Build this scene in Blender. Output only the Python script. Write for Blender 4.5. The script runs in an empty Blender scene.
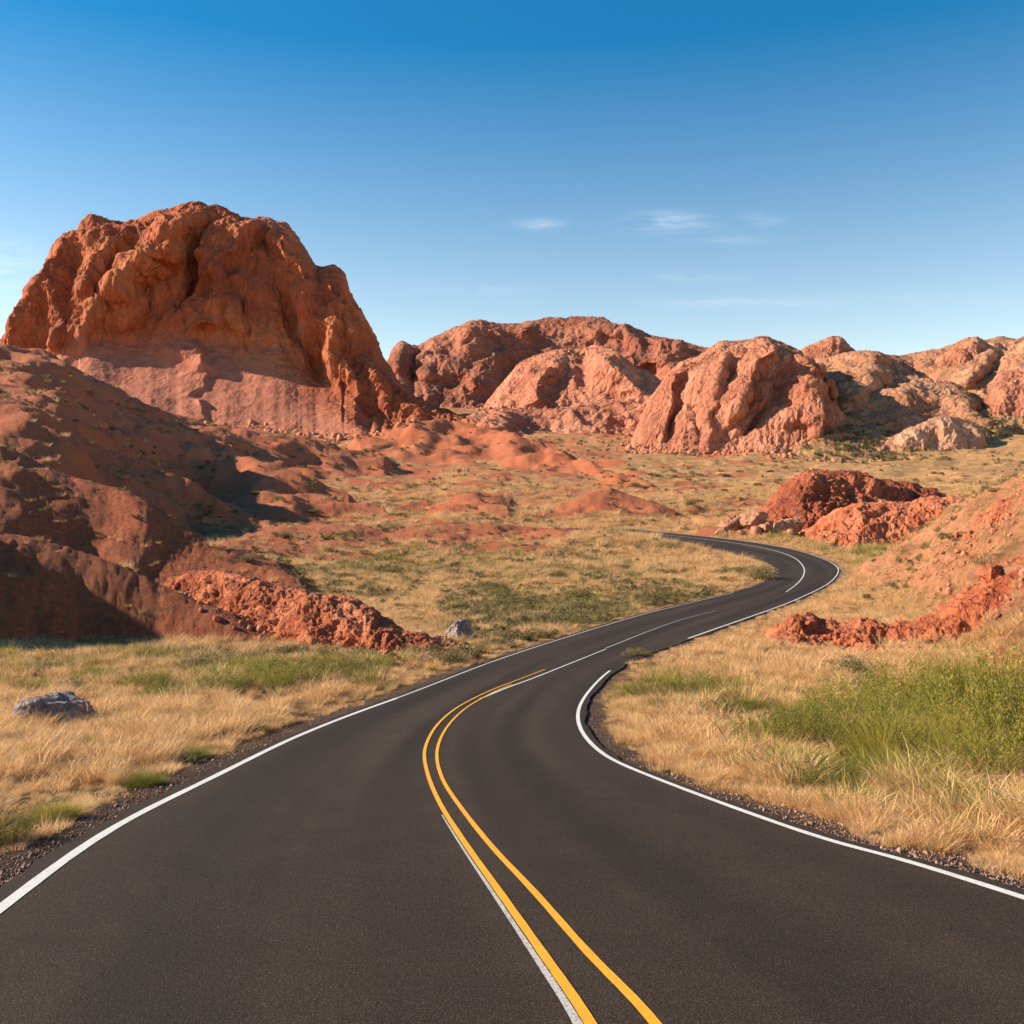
import bpy, math, random
import numpy as np
R = math.radians
rng = np.random.default_rng(7)
random.seed(7)
SC = bpy.context.scene
COL = SC.collection

# ------------------------------------------------------------------ camera
F = 983.0; CAMZ = 3.2
cam_d = bpy.data.cameras.new("camera"); cam = bpy.data.objects.new("camera", cam_d)
COL.objects.link(cam); SC.camera = cam
cam.location = (0, 0, CAMZ); cam.rotation_euler = (R(90), 0, 0)
cam_d.sensor_width = 36; cam_d.lens = 36 * F / 1024; cam_d.clip_start = 0.1; cam_d.clip_end = 20000

# ------------------------------------------------------------------ light
SUN_EL, SUN_AZ = 27.0, 85.0        # azimuth: degrees to the LEFT of the view direction (+Y)
sv = (-math.sin(R(SUN_AZ)) * math.cos(R(SUN_EL)), math.cos(R(SUN_AZ)) * math.cos(R(SUN_EL)), math.sin(R(SUN_EL)))
sd = bpy.data.lights.new("sun", 'SUN'); so = bpy.data.objects.new("sun", sd); COL.objects.link(so)
sd.energy = 5.0; sd.angle = R(0.5); sd.color = (1.0, 0.86, 0.68)
so.rotation_euler = (math.pi / 2 - R(SUN_EL), 0, math.atan2(sv[1], sv[0]) + math.pi / 2)
so.location = (-40, 0, 60)
W = bpy.data.worlds.new("World"); SC.world = W; W.use_nodes = True
nt = W.node_tree; nt.nodes.clear()
out = nt.nodes.new('ShaderNodeOutputWorld'); bg = nt.nodes.new('ShaderNodeBackground')
sky = nt.nodes.new('ShaderNodeTexSky'); sky.sky_type = 'NISHITA'; sky.sun_disc = False
sky.sun_elevation = R(SUN_EL); sky.sun_rotation = -R(SUN_AZ)
sky.air_density = 1.0; sky.dust_density = 0.3; sky.ozone_density = 3.0; sky.altitude = 900
bg.inputs['Strength'].default_value = 0.078
# a few thin cirrus wisps, laid out by direction in the sky
geo = nt.nodes.new('ShaderNodeTexCoord')
def wmath(op, a, b=None, c=None):
    n = nt.nodes.new('ShaderNodeMath'); n.operation = op
    for i, v in enumerate((a, b, c)):
        if v is None: continue
        if isinstance(v, (int, float)): n.inputs[i].default_value = v
        else: nt.links.new(v, n.inputs[i])
    return n.outputs[0]
sep = nt.nodes.new('ShaderNodeSeparateXYZ'); nt.links.new(geo.outputs['Generated'], sep.inputs[0])
yy = wmath('MAXIMUM', sep.outputs[1], 0.05)
U = wmath('DIVIDE', sep.outputs[0], yy); V = wmath('DIVIDE', sep.outputs[2], yy)
comb = nt.nodes.new('ShaderNodeCombineXYZ')
nt.links.new(wmath('MULTIPLY', U, 9.0), comb.inputs[0]); nt.links.new(wmath('MULTIPLY', V, 48.0), comb.inputs[1])
nz = nt.nodes.new('ShaderNodeTexNoise'); nt.links.new(comb.outputs[0], nz.inputs['Vector'])
nz.inputs['Scale'].default_value = 1.6; nz.inputs['Detail'].default_value = 7; nz.inputs['Roughness'].default_value = 0.62
nz.inputs['Distortion'].default_value = 0.6
tot = None
for (px, py, sx, sy, a) in [(668, 222, 34, 9, .75), (540, 224, 22, 5, .5), (762, 219, 20, 6, .33), (735, 239, 34, 5, .22),
                            (740, 303, 75, 5, .38), (700, 277, 38, 5, .28), (-10, 262, 70, 26, .42), (470, 290, 70, 7, .12),
                            (900, 300, 120, 9, .10)]:
    du = wmath('MULTIPLY', wmath('SUBTRACT', U, (px - 512) / F), F / sx)
    dv = wmath('MULTIPLY', wmath('SUBTRACT', V, (512 - py) / F), F / sy)
    g = wmath('POWER', 2.718, wmath('MULTIPLY', wmath('ADD', wmath('MULTIPLY', du, du), wmath('MULTIPLY', dv, dv)), -1.0))
    g = wmath('MULTIPLY', g, a * .6)
    tot = g if tot is None else wmath('ADD', tot, g)
mr = nt.nodes.new('ShaderNodeMapRange'); nt.links.new(nz.outputs['Fac'], mr.inputs[0])
mr.inputs[1].default_value = 0.36; mr.inputs[2].default_value = 0.72
fac = wmath('MULTIPLY', tot, mr.outputs[0])
hs = nt.nodes.new('ShaderNodeHueSaturation'); hs.inputs['Saturation'].default_value = 1.0; nt.links.new(sky.outputs[0], hs.inputs['Color'])
el = nt.nodes.new('ShaderNodeMapRange'); nt.links.new(sep.outputs[2], el.inputs[0]); el.inputs[1].default_value = 0.10; el.inputs[2].default_value = 0.43
tint = nt.nodes.new('ShaderNodeMixRGB'); tint.blend_type = 'MIX'; nt.links.new(el.outputs[0], tint.inputs[0]); tint.inputs[1].default_value = (2.3, 1.72, 1.2, 1); tint.inputs[2].default_value = (.13, .86, 1.06, 1)
tm = nt.nodes.new('ShaderNodeMixRGB'); tm.blend_type = 'MULTIPLY'; tm.inputs[0].default_value = 1; nt.links.new(hs.outputs[0], tm.inputs[1]); nt.links.new(tint.outputs[0], tm.inputs[2])
skyc = tm.outputs[0]
mix = nt.nodes.new('ShaderNodeMixRGB'); nt.links.new(fac, mix.inputs[0]); nt.links.new(skyc, mix.inputs[1])
mix.inputs[2].default_value = (8.0, 8.2, 8.6, 1)
nt.links.new(mix.outputs[0], bg.inputs['Color']); nt.links.new(bg.outputs[0], out.inputs['Surface'])
SC.view_settings.view_transform = 'Standard'; SC.view_settings.look = 'None'
SC.view_settings.exposure = 1.05; SC.view_settings.gamma = 1.0
SC.render.engine = 'CYCLES'; SC.cycles.max_bounces = 5; SC.cycles.diffuse_bounces = 3
SC.cycles.transparent_max_bounces = 4; SC.cycles.transmission_bounces = 2; SC.cycles.use_denoising = True

# ------------------------------------------------------------------ noise
_p = rng.permutation(256).astype(np.int64); _p = np.concatenate([_p, _p, _p])
_g3 = rng.normal(size=(256, 3)); _g3 /= np.linalg.norm(_g3, axis=1)[:, None]; _g3 = _g3.astype(np.float32)
_a = rng.random(256) * 2 * np.pi; _g2 = np.stack([np.cos(_a), np.sin(_a)], 1).astype(np.float32)
def perlin2(x, y):
    xi = np.floor(x).astype(np.int64); yi = np.floor(y).astype(np.int64)
    xf = (x - xi).astype(np.float32); yf = (y - yi).astype(np.float32); xi &= 255; yi &= 255
    u = xf * xf * xf * (xf * (xf * 6 - 15) + 10); v = yf * yf * yf * (yf * (yf * 6 - 15) + 10)
    def g(i, j):
        h = _p[_p[xi + i] + yi + j]; return _g2[h, 0] * (xf - i) + _g2[h, 1] * (yf - j)
    a = g(0, 0); b = g(1, 0); c = g(0, 1); d = g(1, 1)
    return (a + (b - a) * u + ((c + (d - c) * u) - (a + (b - a) * u)) * v) * 1.5
def perlin3(x, y, z):
    xi = np.floor(x).astype(np.int64); yi = np.floor(y).astype(np.int64); zi = np.floor(z).astype(np.int64)
    xf = (x - xi).astype(np.float32); yf = (y - yi).astype(np.float32); zf = (z - zi).astype(np.float32)
    xi &= 255; yi &= 255; zi &= 255
    f = lambda t: t * t * t * (t * (t * 6 - 15) + 10)
    u, v, w = f(xf), f(yf), f(zf)
    def g(i, j, k):
        h = _p[_p[_p[xi + i] + yi + j] + zi + k]
        return _g3[h, 0] * (xf - i) + _g3[h, 1] * (yf - j) + _g3[h, 2] * (zf - k)
    def lx(j, k):
        a = g(0, j, k); return a + (g(1, j, k) - a) * u
    def ly(k):
        a = lx(0, k); return a + (lx(1, k) - a) * v
    a = ly(0); return (a + (ly(1) - a) * w) * 1.5
def fbm2(x, y, f, o, gain=.5, ridge=False):
    s = np.zeros(np.shape(x), np.float32); a = 1.0
    for i in range(o):
        n = perlin2(x * f + 17.3 * i, y * f - 9.1 * i)
        s += a * (1 - 2 * np.abs(n) if ridge else n); f *= 2.03; a *= gain
    return s
def fbm3(P, f, o, gain=.5, ridge=False, st=(1, 1, 1)):
    s = np.zeros(P.shape[:-1], np.float32); a = 1.0
    for i in range(o):
        n = perlin3(P[..., 0] * f * st[0] + 13.7 * i, P[..., 1] * f * st[1] - 5.3 * i, P[..., 2] * f * st[2] + 3.1 * i)
        s += a * (1 - 2 * np.abs(n) if ridge else n); f *= 2.03; a *= gain
    return s
def sst(a, b, x):
    t = np.clip((x - a) / (b - a), 0, 1); return t * t * (3 - 2 * t)

# ------------------------------------------------------------------ ground profile (descends from the camera, then climbs)
_gy = np.array([-60, 0, 5, 9, 14, 20, 30, 50, 80, 105, 130, 160, 200, 260, 320, 400, 500, 650, 900, 1400, 2500.])
_gd = np.array([3.0, 3.2, 3.3, 3.55, 4.2, 4.95, 5.8, 6.7, 7.4, 7.5, 7.0, 5.7, 3.7, -1.5, -9, -19, -36, -60, -95, -120, -140])
_fy = np.arange(-60, 2500, 0.5); _fd = np.interp(_fy, _gy, _gd)
for k in (5, 9):
    ker = np.ones(2 * k + 1) / (2 * k + 1); pad = np.pad(_fd, k, mode='edge'); _fd = np.convolve(pad, ker, 'valid')
G = lambda y: CAMZ - np.interp(y, _fy, _fd)
_ty = np.concatenate([np.arange(2.5, 60, .05), np.arange(60, 900, .5)])
_tr = 512 + F * (CAMZ - G(_ty)) / _ty; _tr = np.minimum.accumulate(_tr)
def row2y(r): return np.interp(-np.asarray(r, float), -_tr, _ty)
def gpt(px, py):                      # a point of the valley floor
    y = row2y(py); return (np.asarray(px, float) - 512) / F * y, y
def wpt(px, py, y):
    return (px - 512) / F * y, y, CAMZ + (512 - py) / F * y

# ------------------------------------------------------------------ road
# stations: left painted line, right painted line (traced), joined as cross sections
L_px = [(0, 909), (105, 833), (187, 790), (281, 743.5), (345, 717), (400, 697), (452, 677), (500, 659), (548, 643), (600, 627), (652, 612), (700, 600.5), (736, 592), (760, 584.5), (774, 576), (777, 568.5), (768, 562), (746, 556.5), (712, 549), (679, 541.8), (645, 536), (620, 532.0)]
R_px = [(1024, 898), (906, 861), (796, 830), (655, 778), (600, 752), (578, 722), (585, 696), (612, 669), (648, 652), (695, 636), (748, 617.5), (794, 600.5), (822, 587.5), (835, 577.5), (838.5, 570), (833, 563.5), (818, 557), (791, 549), (747, 541.5), (700, 536), (656, 531.6), (626, 529.2)]
Lw = np.array([gpt(*p) for p in L_px]); Rw = np.array([gpt(*p) for p in R_px])
# carry the road on, under and behind the viewpoint, and past the last bend
def backwards(P):
    d = P[0] - P[1]; d = d / np.linalg.norm(d); return np.vstack([P[0] + d * k for k in (34, 20, 10, 5, 2.2)] + [P])
Lw = backwards(Lw); Rw = backwards(Rw)
e = (Lw[-1] - Lw[-2]); e = e / np.linalg.norm(e)
for k in (12, 25, 30, 40):
    Lw = np.vstack([Lw, Lw[-1] + np.array([-1, .10]) * k]); Rw = np.vstack([Rw, Lw[-1] + [.6, 7.0]])
def catmull(P, n=14):
    P = np.vstack([2 * P[0] - P[1], P, 2 * P[-1] - P[-2]]); o = []
    for i in range(1, len(P) - 2):
        t = np.linspace(0, 1, n, endpoint=False)[:, None]; a, b, c, d = P[i - 1], P[i], P[i + 1], P[i + 2]
        o.append(.5 * (2 * b + (c - a) * t + (2 * a - 5 * b + 4 * c - d) * t ** 2 + (3 * b - a - 3 * c + d) * t ** 3))
    o.append(P[-2][None]); return np.vstack(o)
def smooth(P, k):
    for _ in range(k):
        P = P.copy(); P[1:-1] = .25 * P[:-2] + .5 * P[1:-1] + .25 * P[2:]
    return P
LC = smooth(catmull(Lw), 14); RC = smooth(catmull(Rw), 14)
CC = (LC + RC) / 2; HW = np.linalg.norm(LC - RC, axis=1) / 2
SHL = .28                                                   # asphalt beyond the painted line
def road_edge_dist(x, y):
    x = np.ravel(x); y = np.ravel(y); d = np.full(x.shape, 99.0)
    m = np.where((y > -32) & (y < 330) & (np.abs(x) < 140))[0]
    tg = np.gradient(CC, axis=0); tg /= np.linalg.norm(tg, axis=1)[:, None]
    seg = np.linalg.norm(np.diff(CC, axis=0), axis=1)
    for s in range(0, len(m), 60000):
        i = m[s:s + 60000]
        # distance to the road's border lines, negative inside
        D = np.full(len(i), 1e9); 
        dx = x[i][:, None] - CC[None, :, 0]; dy = y[i][:, None] - CC[None, :, 1]
        q = np.sqrt(dx * dx + dy * dy) - HW[None, :] * 1.0
        inside = q.min(1)
        ql = np.full(len(i), 1e9)
        for B in (LC, RC):
            A0 = B[:-1]; V0 = np.diff(B, axis=0); L2 = (V0 ** 2).sum(1) + 1e-9
            ax = x[i][:, None] - A0[None, :, 0]; ay = y[i][:, None] - A0[None, :, 1]
            t = np.clip((ax * V0[:, 0] + ay * V0[:, 1]) / L2, 0, 1)
            dd = np.sqrt((ax - t * V0[:, 0]) ** 2 + (ay - t * V0[:, 1]) ** 2).min(1)
            ql = np.minimum(ql, dd)
        ins = np.zeros(len(i), bool); j = np.where(inside < 3)[0]; xx = x[i][j]; yyy = y[i][j]; cnt = np.zeros(len(j), int)
        PG = np.vstack([LC, RC[::-1], LC[:1]])
        for q0 in range(0, len(PG) - 1, 200):
            A_ = PG[q0:q0 + 201]; B_ = A_[1:]; A_ = A_[:-1]
            c1 = (A_[None, :, 1] > yyy[:, None]) != (B_[None, :, 1] > yyy[:, None])
            xi_ = (B_[None, :, 0] - A_[None, :, 0]) * (yyy[:, None] - A_[None, :, 1]) / (B_[None, :, 1] - A_[None, :, 1] + 1e-12) + A_[None, :, 0]
            cnt += (c1 & (xx[:, None] < xi_)).sum(1)
        ins[j] = cnt % 2 == 1
        d[i] = np.where(ins, -ql, ql)
    return d

# ------------------------------------------------------------------ hills folded into the ground
class Hill:
    def __init__(s, crest, front, back, soil, rad=2.0, k=1.0):
        c = np.array(crest, float); s.th = (c[:, 0] - 512) / F; s.y = c[:, 2]; s.z = CAMZ + (512 - c[:, 1]) / F * c[:, 2]
        s.front, s.back, s.soil, s.rad, s.k = front, back, soil, rad, k
    def __call__(s, th, y, wob, wn):
        d0 = np.abs(y - np.interp(th, s.th, s.y)); th = th + wn * (3.0 / np.maximum(y, 10)) * sst(0, 9, d0)
        yc = np.interp(th, s.th, s.y); zc = np.interp(th, s.th, s.z)
        zc = (np.interp(th - .006, s.th, s.z) + zc + np.interp(th + .006, s.th, s.z)) / 3
        yc = yc * (1 + .045 * wob)
        d = y - yc; sl = np.where(d < 0, s.front, s.back)
        h = zc - sl * (np.sqrt(d * d + s.rad ** 2) - s.rad)
        off = np.maximum(0, s.th[0] - th) + np.maximum(0, th - s.th[-1])
        return h - off * y * .8
HILLS = [
 # near shaded mound, left
 Hill([(-700, 330, 58), (-300, 440, 57), (-120, 495, 57), (-50, 515, 56), (0, 530, 56), (60, 545, 56), (120, 562, 55), (165, 584, 54), (200, 600, 53), (235, 614, 52), (275, 634, 51), (330, 655, 49)], 1.0, .45, 1.0, 1.2),
 # unseen higher hill added out of frame left, to cast shade on this mound
 Hill([(-1400, 130, 51), (-900, 210, 52), (-500, 285, 53), (-230, 412, 54), (-110, 500, 54), (-50, 600, 54)], 1.1, .6, 1.0, 2),
 # second mound behind it
 Hill([(-700, 380, 105), (-200, 395, 105), (-60, 430, 105), (0, 447, 104), (30, 460, 104), (60, 474, 103), (95, 484, 101), (122, 489, 99), (140, 497, 98), (160, 510, 97), (182, 526, 95), (210, 542, 93), (250, 557, 90), (300, 580, 86)], .6, .35, 1.0, 2.5),
 # broad shoulder under the butte
 Hill([(-700, 280, 330), (-300, 325, 330), (-80, 338, 330), (0, 345, 330), (30, 348, 330), (62, 358, 330), (100, 380, 335), (150, 403, 345), (200, 420, 360), (250, 432, 380), (320, 440, 400), (380, 452, 400)], .27, .25, .6, 9),
 # low ledge across that shoulder
 Hill([(-400, 400, 190), (0, 418, 195), (60, 428, 200), (120, 446, 205), (170, 468, 205), (215, 492, 205), (250, 510, 205)], .35, .16, .7, 5),
 # mounds on the flat
 Hill([(160, 492, 262), (185, 470, 266), (212, 455, 268), (245, 452, 270), (280, 463, 268), (320, 480, 262), (350, 494, 255)], .5, .4, .95, 2.5),
 Hill([(235, 502, 235), (270, 495, 238), (310, 492, 240), (350, 499, 236), (385, 512, 230)], .4, .3, .95, 2),
 Hill([(430, 503, 240), (455, 494, 243), (480, 491, 244), (510, 501, 240)], .4, .3, .95, 2),
 Hill([(560, 508, 240), (585, 495, 243), (603, 489, 244), (618, 488, 244), (640, 496, 241), (680, 509, 238)], .35, .35, .9, 2.5),
 # long dark spur coming off the butte to the right
 Hill([(360, 440, 470), (410, 424, 500), (450, 419, 510), (490, 426, 490), (530, 438, 450), (570, 452, 400), (610, 470, 350), (650, 486, 300), (690, 500, 270)], .30, .34, .72, 7),
 # near right slope
 Hill([(840, 590, 92), (880, 560, 98), (915, 535, 100), (950, 508, 98), (985, 488, 94), (1024, 474, 90), (1080, 455, 88), (1200, 425, 85), (1700, 330, 80)], .17, .4, .62, 5),
 # swell in front of the road where it leaves the view
 Hill([(200, 519, 184), (300, 519, 186), (430, 520, 188), (560, 524, 191), (590, 526.5, 193), (604, 531, 194), (614, 540, 195)], .12, .3, .45, 2.5),
 # bank beyond the bend
 Hill([(700, 516, 215), (740, 505, 225), (790, 496, 230), (850, 499, 230), (920, 502, 225), (990, 502, 215), (1100, 500, 200), (1600, 480, 180)], .2, .4, .25, 4),
]
def terrain(x, y, red=None):
    sh = np.shape(x); x = np.ravel(x).astype(float); y = np.ravel(y).astype(float)
    if red is None: red = road_edge_dist(x, y)
    ys = np.maximum(y, 3.0); th = x / ys
    base = G(y)
    # valley sides rise gently away from the axis in the distance
    base = base + sst(90, 700, y) * sst(.2, .8, np.abs(th - .05)) * .06 * y
    wob = fbm2(x, y, .03, 3); wn = fbm2(x + 91, y, .09, 4)
    z = base.copy(); soil = np.zeros_like(z); hw = np.zeros_like(z)
    for h in HILLS:
        k = np.clip(h.rad * .35, .35, 3)
        v = np.where(y > 12, h(th, y, wob, wn), -99)
        v = v + (fbm2(x, y, .04, 4, .40, ridge=True) - 1) * np.clip(.005 * y, .05, .85)
        m = np.maximum(z, v); z2 = m + np.exp(-np.abs(z - v) / k) * k * .3
        w = sst(-.5 * k, 1.2 * k, v - z)
        soil = soil * (1 - w) + h.soil * w; hw = np.maximum(hw, w); z = z2
    far = sst(60, 220, y)
    am = (.06 + .16 * sst(20, 70, y)) * (1 - .6 * hw) + .35 * far
    free = sst(0.8, 9, red)
    n1 = fbm2(x, y, .10, 4); n2 = fbm2(x, y, .9, 4)
    n3 = fbm2(x * .8, y * .8, .03, 5, .45)
    z = z + free * (am * n1 * 1.0 + (.05 - .02 * hw) * n2 + far * 2.0 * n3)
    # crumbly relief on the bare red earth
    rr = fbm2(x + 40, y, .45, 4, .55, ridge=True)
    z = z + free * hw * (rr - .9) * (.07 + .05 * sst(80, 250, y))
    z = z + free * hw * (fbm2(x + 7, y, 1.5, 4, .6, ridge=True) - .9) * .075
    patch = fbm2(x * .7, y, .055, 4, .6)
    soil = np.clip(soil + (.2 + .18 * (th < .12)) * far + (.75 * sst(0, .5, patch + .25 * n1) * sst(60, 190, y) * (1 - sst(.1, .35, th) * .8)), 0, 1)
    wr = sst(.3, 5.0, red)
    zr = G(y)
    z = zr - .05 + (z - zr + .05) * wr - sst(.15, -.3, red) * .15
    z = z - .03 * sst(.35, 1.4, red) * (1 - wr)
    gw = np.where(x < 0, 1.0, np.where(y < 30, .85, .5))
    grav = 1 - sst(.3 * gw + .12, gw + .25, red + .35 * n2)
    return z.reshape(sh), soil.reshape(sh), grav.reshape(sh), red.reshape(sh)

# ------------------------------------------------------------------ mesh helpers
def mesh_from(name, V, Fq, smooth_=True):
    me = bpy.data.meshes.new(name); V = np.ascontiguousarray(V, np.float32); Fq = np.ascontiguousarray(Fq, np.int32)
    n, k = Fq.shape
    me.vertices.add(len(V)); me.vertices.foreach_set('co', V.ravel())
    me.loops.add(n * k); me.loops.foreach_set('vertex_index', Fq.ravel())
    me.polygons.add(n); me.polygons.foreach_set('loop_start', np.arange(0, n * k, k, dtype=np.int32))
    me.polygons.foreach_set('loop_total', np.full(n, k, np.int32))
    me.polygons.foreach_set('use_smooth', np.full(n, smooth_, bool))
    me.update(calc_edges=True); return me
def fattr(me, name, v):
    a = me.attributes.new(name, 'FLOAT', 'POINT'); a.data.foreach_set('value', np.ascontiguousarray(v, np.float32).ravel())
def quads(nu, nv):
    i = np.arange(nu * nv).reshape(nu, nv)
    return np.stack([i[:-1, :-1], i[1:, :-1], i[1:, 1:], i[:-1, 1:]], -1).reshape(-1, 4)
def link(name, me, mat, parent=None, loc=None):
    o = bpy.data.objects.new(name, me); COL.objects.link(o)
    if mat: me.materials.clear(); me.materials.append(mat)
    if parent: o.parent = parent
    if loc is not None: o.location = loc
    return o
def tag(o, label=None, cat=None, group=None, kind=None):
    for k, v in (('label', label), ('category', cat), ('group', group), ('kind', kind)):
        if v: o[k] = v
    return o

# ------------------------------------------------------------------ materials
class M:
    def __init__(s, name, rough=.9, spec=.2):
        s.m = bpy.data.materials.new(name); s.m.use_nodes = True; s.t = s.m.node_tree
        s.b = s.t.nodes['Principled BSDF']; s.b.inputs['Roughness'].default_value = rough
        s.b.inputs['Specular IOR Level'].default_value = spec; s.L = s.t.links.new
        s.out = s.t.nodes['Material Output']
    def n(s, t): return s.t.nodes.new(t)
    def pos(s): 
        return s.n('ShaderNodeNewGeometry').outputs['Position']
    def scale(s, v, sc):
        q = s.n('ShaderNodeVectorMath'); q.operation = 'MULTIPLY'; s.L(v, q.inputs[0]); q.inputs[1].default_value = sc; return q.outputs[0]
    def noise(s, v, scale, detail=5, rough=.55, dist=0):
        q = s.n('ShaderNodeTexNoise'); s.L(v, q.inputs['Vector']); q.inputs['Scale'].default_value = scale
        q.inputs['Detail'].default_value = detail; q.inputs['Roughness'].default_value = rough; q.inputs['Distortion'].default_value = dist
        return q.outputs['Fac']
    def rmp(s, f, a, b, lo=0., hi=1.):
        q = s.n('ShaderNodeMapRange'); s.L(f, q.inputs[0]); q.inputs[1].default_value = a; q.inputs[2].default_value = b
        q.inputs[3].default_value = lo; q.inputs[4].default_value = hi; return q.outputs[0]
    def ramp(s, f, stops):
        q = s.n('ShaderNodeValToRGB'); s.L(f, q.inputs[0]); e = q.color_ramp.elements
        while len(e) < len(stops): e.new(.5)
        for i, (p, c) in enumerate(stops): e[i].position = p; e[i].color = (*c, 1)
        return q.outputs[0]
    def mix(s, f, a, b, mode='MIX'):
        q = s.n('ShaderNodeMixRGB'); q.blend_type = mode
        for i, v in enumerate((f, a, b)):
            if isinstance(v, (int, float)): q.inputs[i].default_value = v
            elif isinstance(v, tuple): q.inputs[i].default_value = (*v, 1)
            else: s.L(v, q.inputs[i])
        return q.outputs[0]
    def math(s, op, a, b):
        q = s.n('ShaderNodeMath'); q.operation = op; q.use_clamp = op != 'POWER'
        for i, v in enumerate((a, b)):
            if isinstance(v, (int, float)): q.inputs[i].default_value = v
            else: s.L(v, q.inputs[i])
        return q.outputs[0]
    def attr(s, n): q = s.n('ShaderNodeAttribute'); q.attribute_name = n; return q.outputs['Fac']
    def bump(s, h, dist, strength=1., prev=None):
        q = s.n('ShaderNodeBump'); s.L(h, q.inputs['Height']); q.inputs['Distance'].default_value = dist
        q.inputs['Strength'].default_value = strength
        if prev is not None: s.L(prev, q.inputs['Normal'])
        return q.outputs[0]
    def done(s, col, nrm=None):
        s.L(col, s.b.inputs['Base Color'])
        if nrm is not None: s.L(nrm, s.b.inputs['Normal'])
        return s.m

def rock_mat(name, cols, sc, bumpd, pale=.3, stain=(.16, .055, .035), veg=0.0, vegcol=(.13, .12, .05), vst=(1, 1, .35)):
    m = M(name); p = m.pos()
    a = m.noise(p, sc, 7, .6, .4); st = m.noise(m.scale(p, vst), sc * 2.3, 6, .6)
    c = m.ramp(a, [(.34, cols[0]), (.5, cols[1]), (.66, cols[2])])
    c = m.mix(m.rmp(st, .52, .72, 0, .55), c, stain)
    pa = m.noise(m.scale(p, (1, 1, .5)), sc * .9, 6, .6)
    c = m.mix(m.rmp(pa, .55, .72, 0, pale), c, (.56, .33, .24))
    fine = m.noise(p, sc * 26, 5, .65)
    c = m.mix(.45, c, m.ramp(fine, [(.3, (.62, .58, .57)), (.7, (1.45, 1.42, 1.4))]), 'MULTIPLY')
    if veg > 0:
        g = m.n('ShaderNodeNewGeometry'); sp = m.n('ShaderNodeSeparateXYZ'); m.L(g.outputs['True Normal'], sp.inputs[0])
        up = m.rmp(sp.outputs[2], .45, .8)
        vn = m.noise(p, sc * 7, 6, .7)
        va = m.attr('veg')
        f = m.math('MULTIPLY', m.math('MULTIPLY', up, m.rmp(vn, .42, .58)), veg)
        f = m.math('ADD', f, m.math('MULTIPLY', va, m.rmp(vn, .36, .6)))
        c2 = m.ramp(m.noise(p, sc * 3.1, 5, .6), [(.35, vegcol), (.62, (.42, .25, .10))])
        c = m.mix(f, c, c2)
    n = m.bump(a, bumpd * 1.0, .6); r1 = m.noise(m.scale(p, (1, 1, .35)), sc * 7, 9, .74, .5); n = m.bump(r1, bumpd * .7, 1.0, n)
    n = m.bump(m.noise(p, sc * 20, 8, .78), bumpd * .28, 1.0, n)
    wp = m.n('ShaderNodeVectorMath'); wp.operation = 'MULTIPLY_ADD'; nq = m.n('ShaderNodeTexNoise'); m.L(p, nq.inputs['Vector']); nq.inputs['Scale'].default_value = sc * 3; nq.inputs['Detail'].default_value = 5
    m.L(nq.outputs['Color'], wp.inputs[0]); wp.inputs[1].default_value = (.9 / sc / 3,) * 3; m.L(p, wp.inputs[2])
    for k_, d_ in ((2.2, .38), (6.5, .16)):
        vq = m.n('ShaderNodeTexVoronoi'); vq.feature = 'DISTANCE_TO_EDGE'; m.L(m.scale(wp.outputs[0], (1, 1, .45)), vq.inputs['Vector']); vq.inputs['Scale'].default_value = sc * k_
        cr_ = m.rmp(vq.outputs['Distance'], 0, .12); n = m.bump(cr_, bumpd * d_, .8, n)
        c = m.mix(m.rmp(vq.outputs['Distance'], 0, .05, .15, 0), c, stain)
    c = m.mix(.4, c, m.ramp(r1, [(.34, (.78, .72, .70)), (.62, (1.32, 1.30, 1.28))]), 'MULTIPLY')
    ta = m.attr('talus'); c = m.mix(m.math('MULTIPLY', ta, .75), c, m.ramp(m.noise(m.scale(p, (1, 1, .25)), sc * 8, 8, .7), [(.35, (.32, .105, .062)), (.65, (.46, .18, .115))]))
    gn = m.n('ShaderNodeNewGeometry').outputs['Normal']; nm_ = m.mix(m.math('MULTIPLY', ta, .8), n, gn)
    return m.done(c, nm_)

# ground: dry straw litter, red earth, grey gravel next to the asphalt
m = M('desert_ground'); p = m.pos()
na = m.noise(p, .35, 8, .65); nb = m.noise(p, 2.6, 8, .7); nc = m.noise(p, 22, 5, .7); nd = m.noise(p, .055, 6, .6)
straw = m.ramp(na, [(.36, (.33, .165, .07)), (.5, (.49, .265, .115)), (.64, (.62, .37, .17))])
straw = m.mix(m.rmp(nd, .52, .68, 0, .55), straw, (.25, .17, .065))
straw = m.mix(.6, straw, m.ramp(nb, [(.3, (.45, .42, .38)), (.62, (1.15, 1.12, 1.05))]), 'MULTIPLY')
earth = m.ramp(nb, [(.32, (.31, .072, .030)), (.5, (.44, .120, .050)), (.66, (.53, .18, .088))])
earth = m.mix(m.rmp(nd, .4, .62), earth, m.mix(.5, earth, (.44, .165, .08)))
earth = m.mix(m.math('MULTIPLY', m.attr('pale'), m.rmp(na, .3, .6, .35, 1)), earth, m.ramp(nb, [(.32, (.46, .16, .07)), (.62, (.68, .33, .17))]))
soil = m.attr('soil'); sm = m.math('ADD', soil, m.rmp(na, .3, .7, -.38, .38)); sm = m.rmp(sm, .38, .62)
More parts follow.
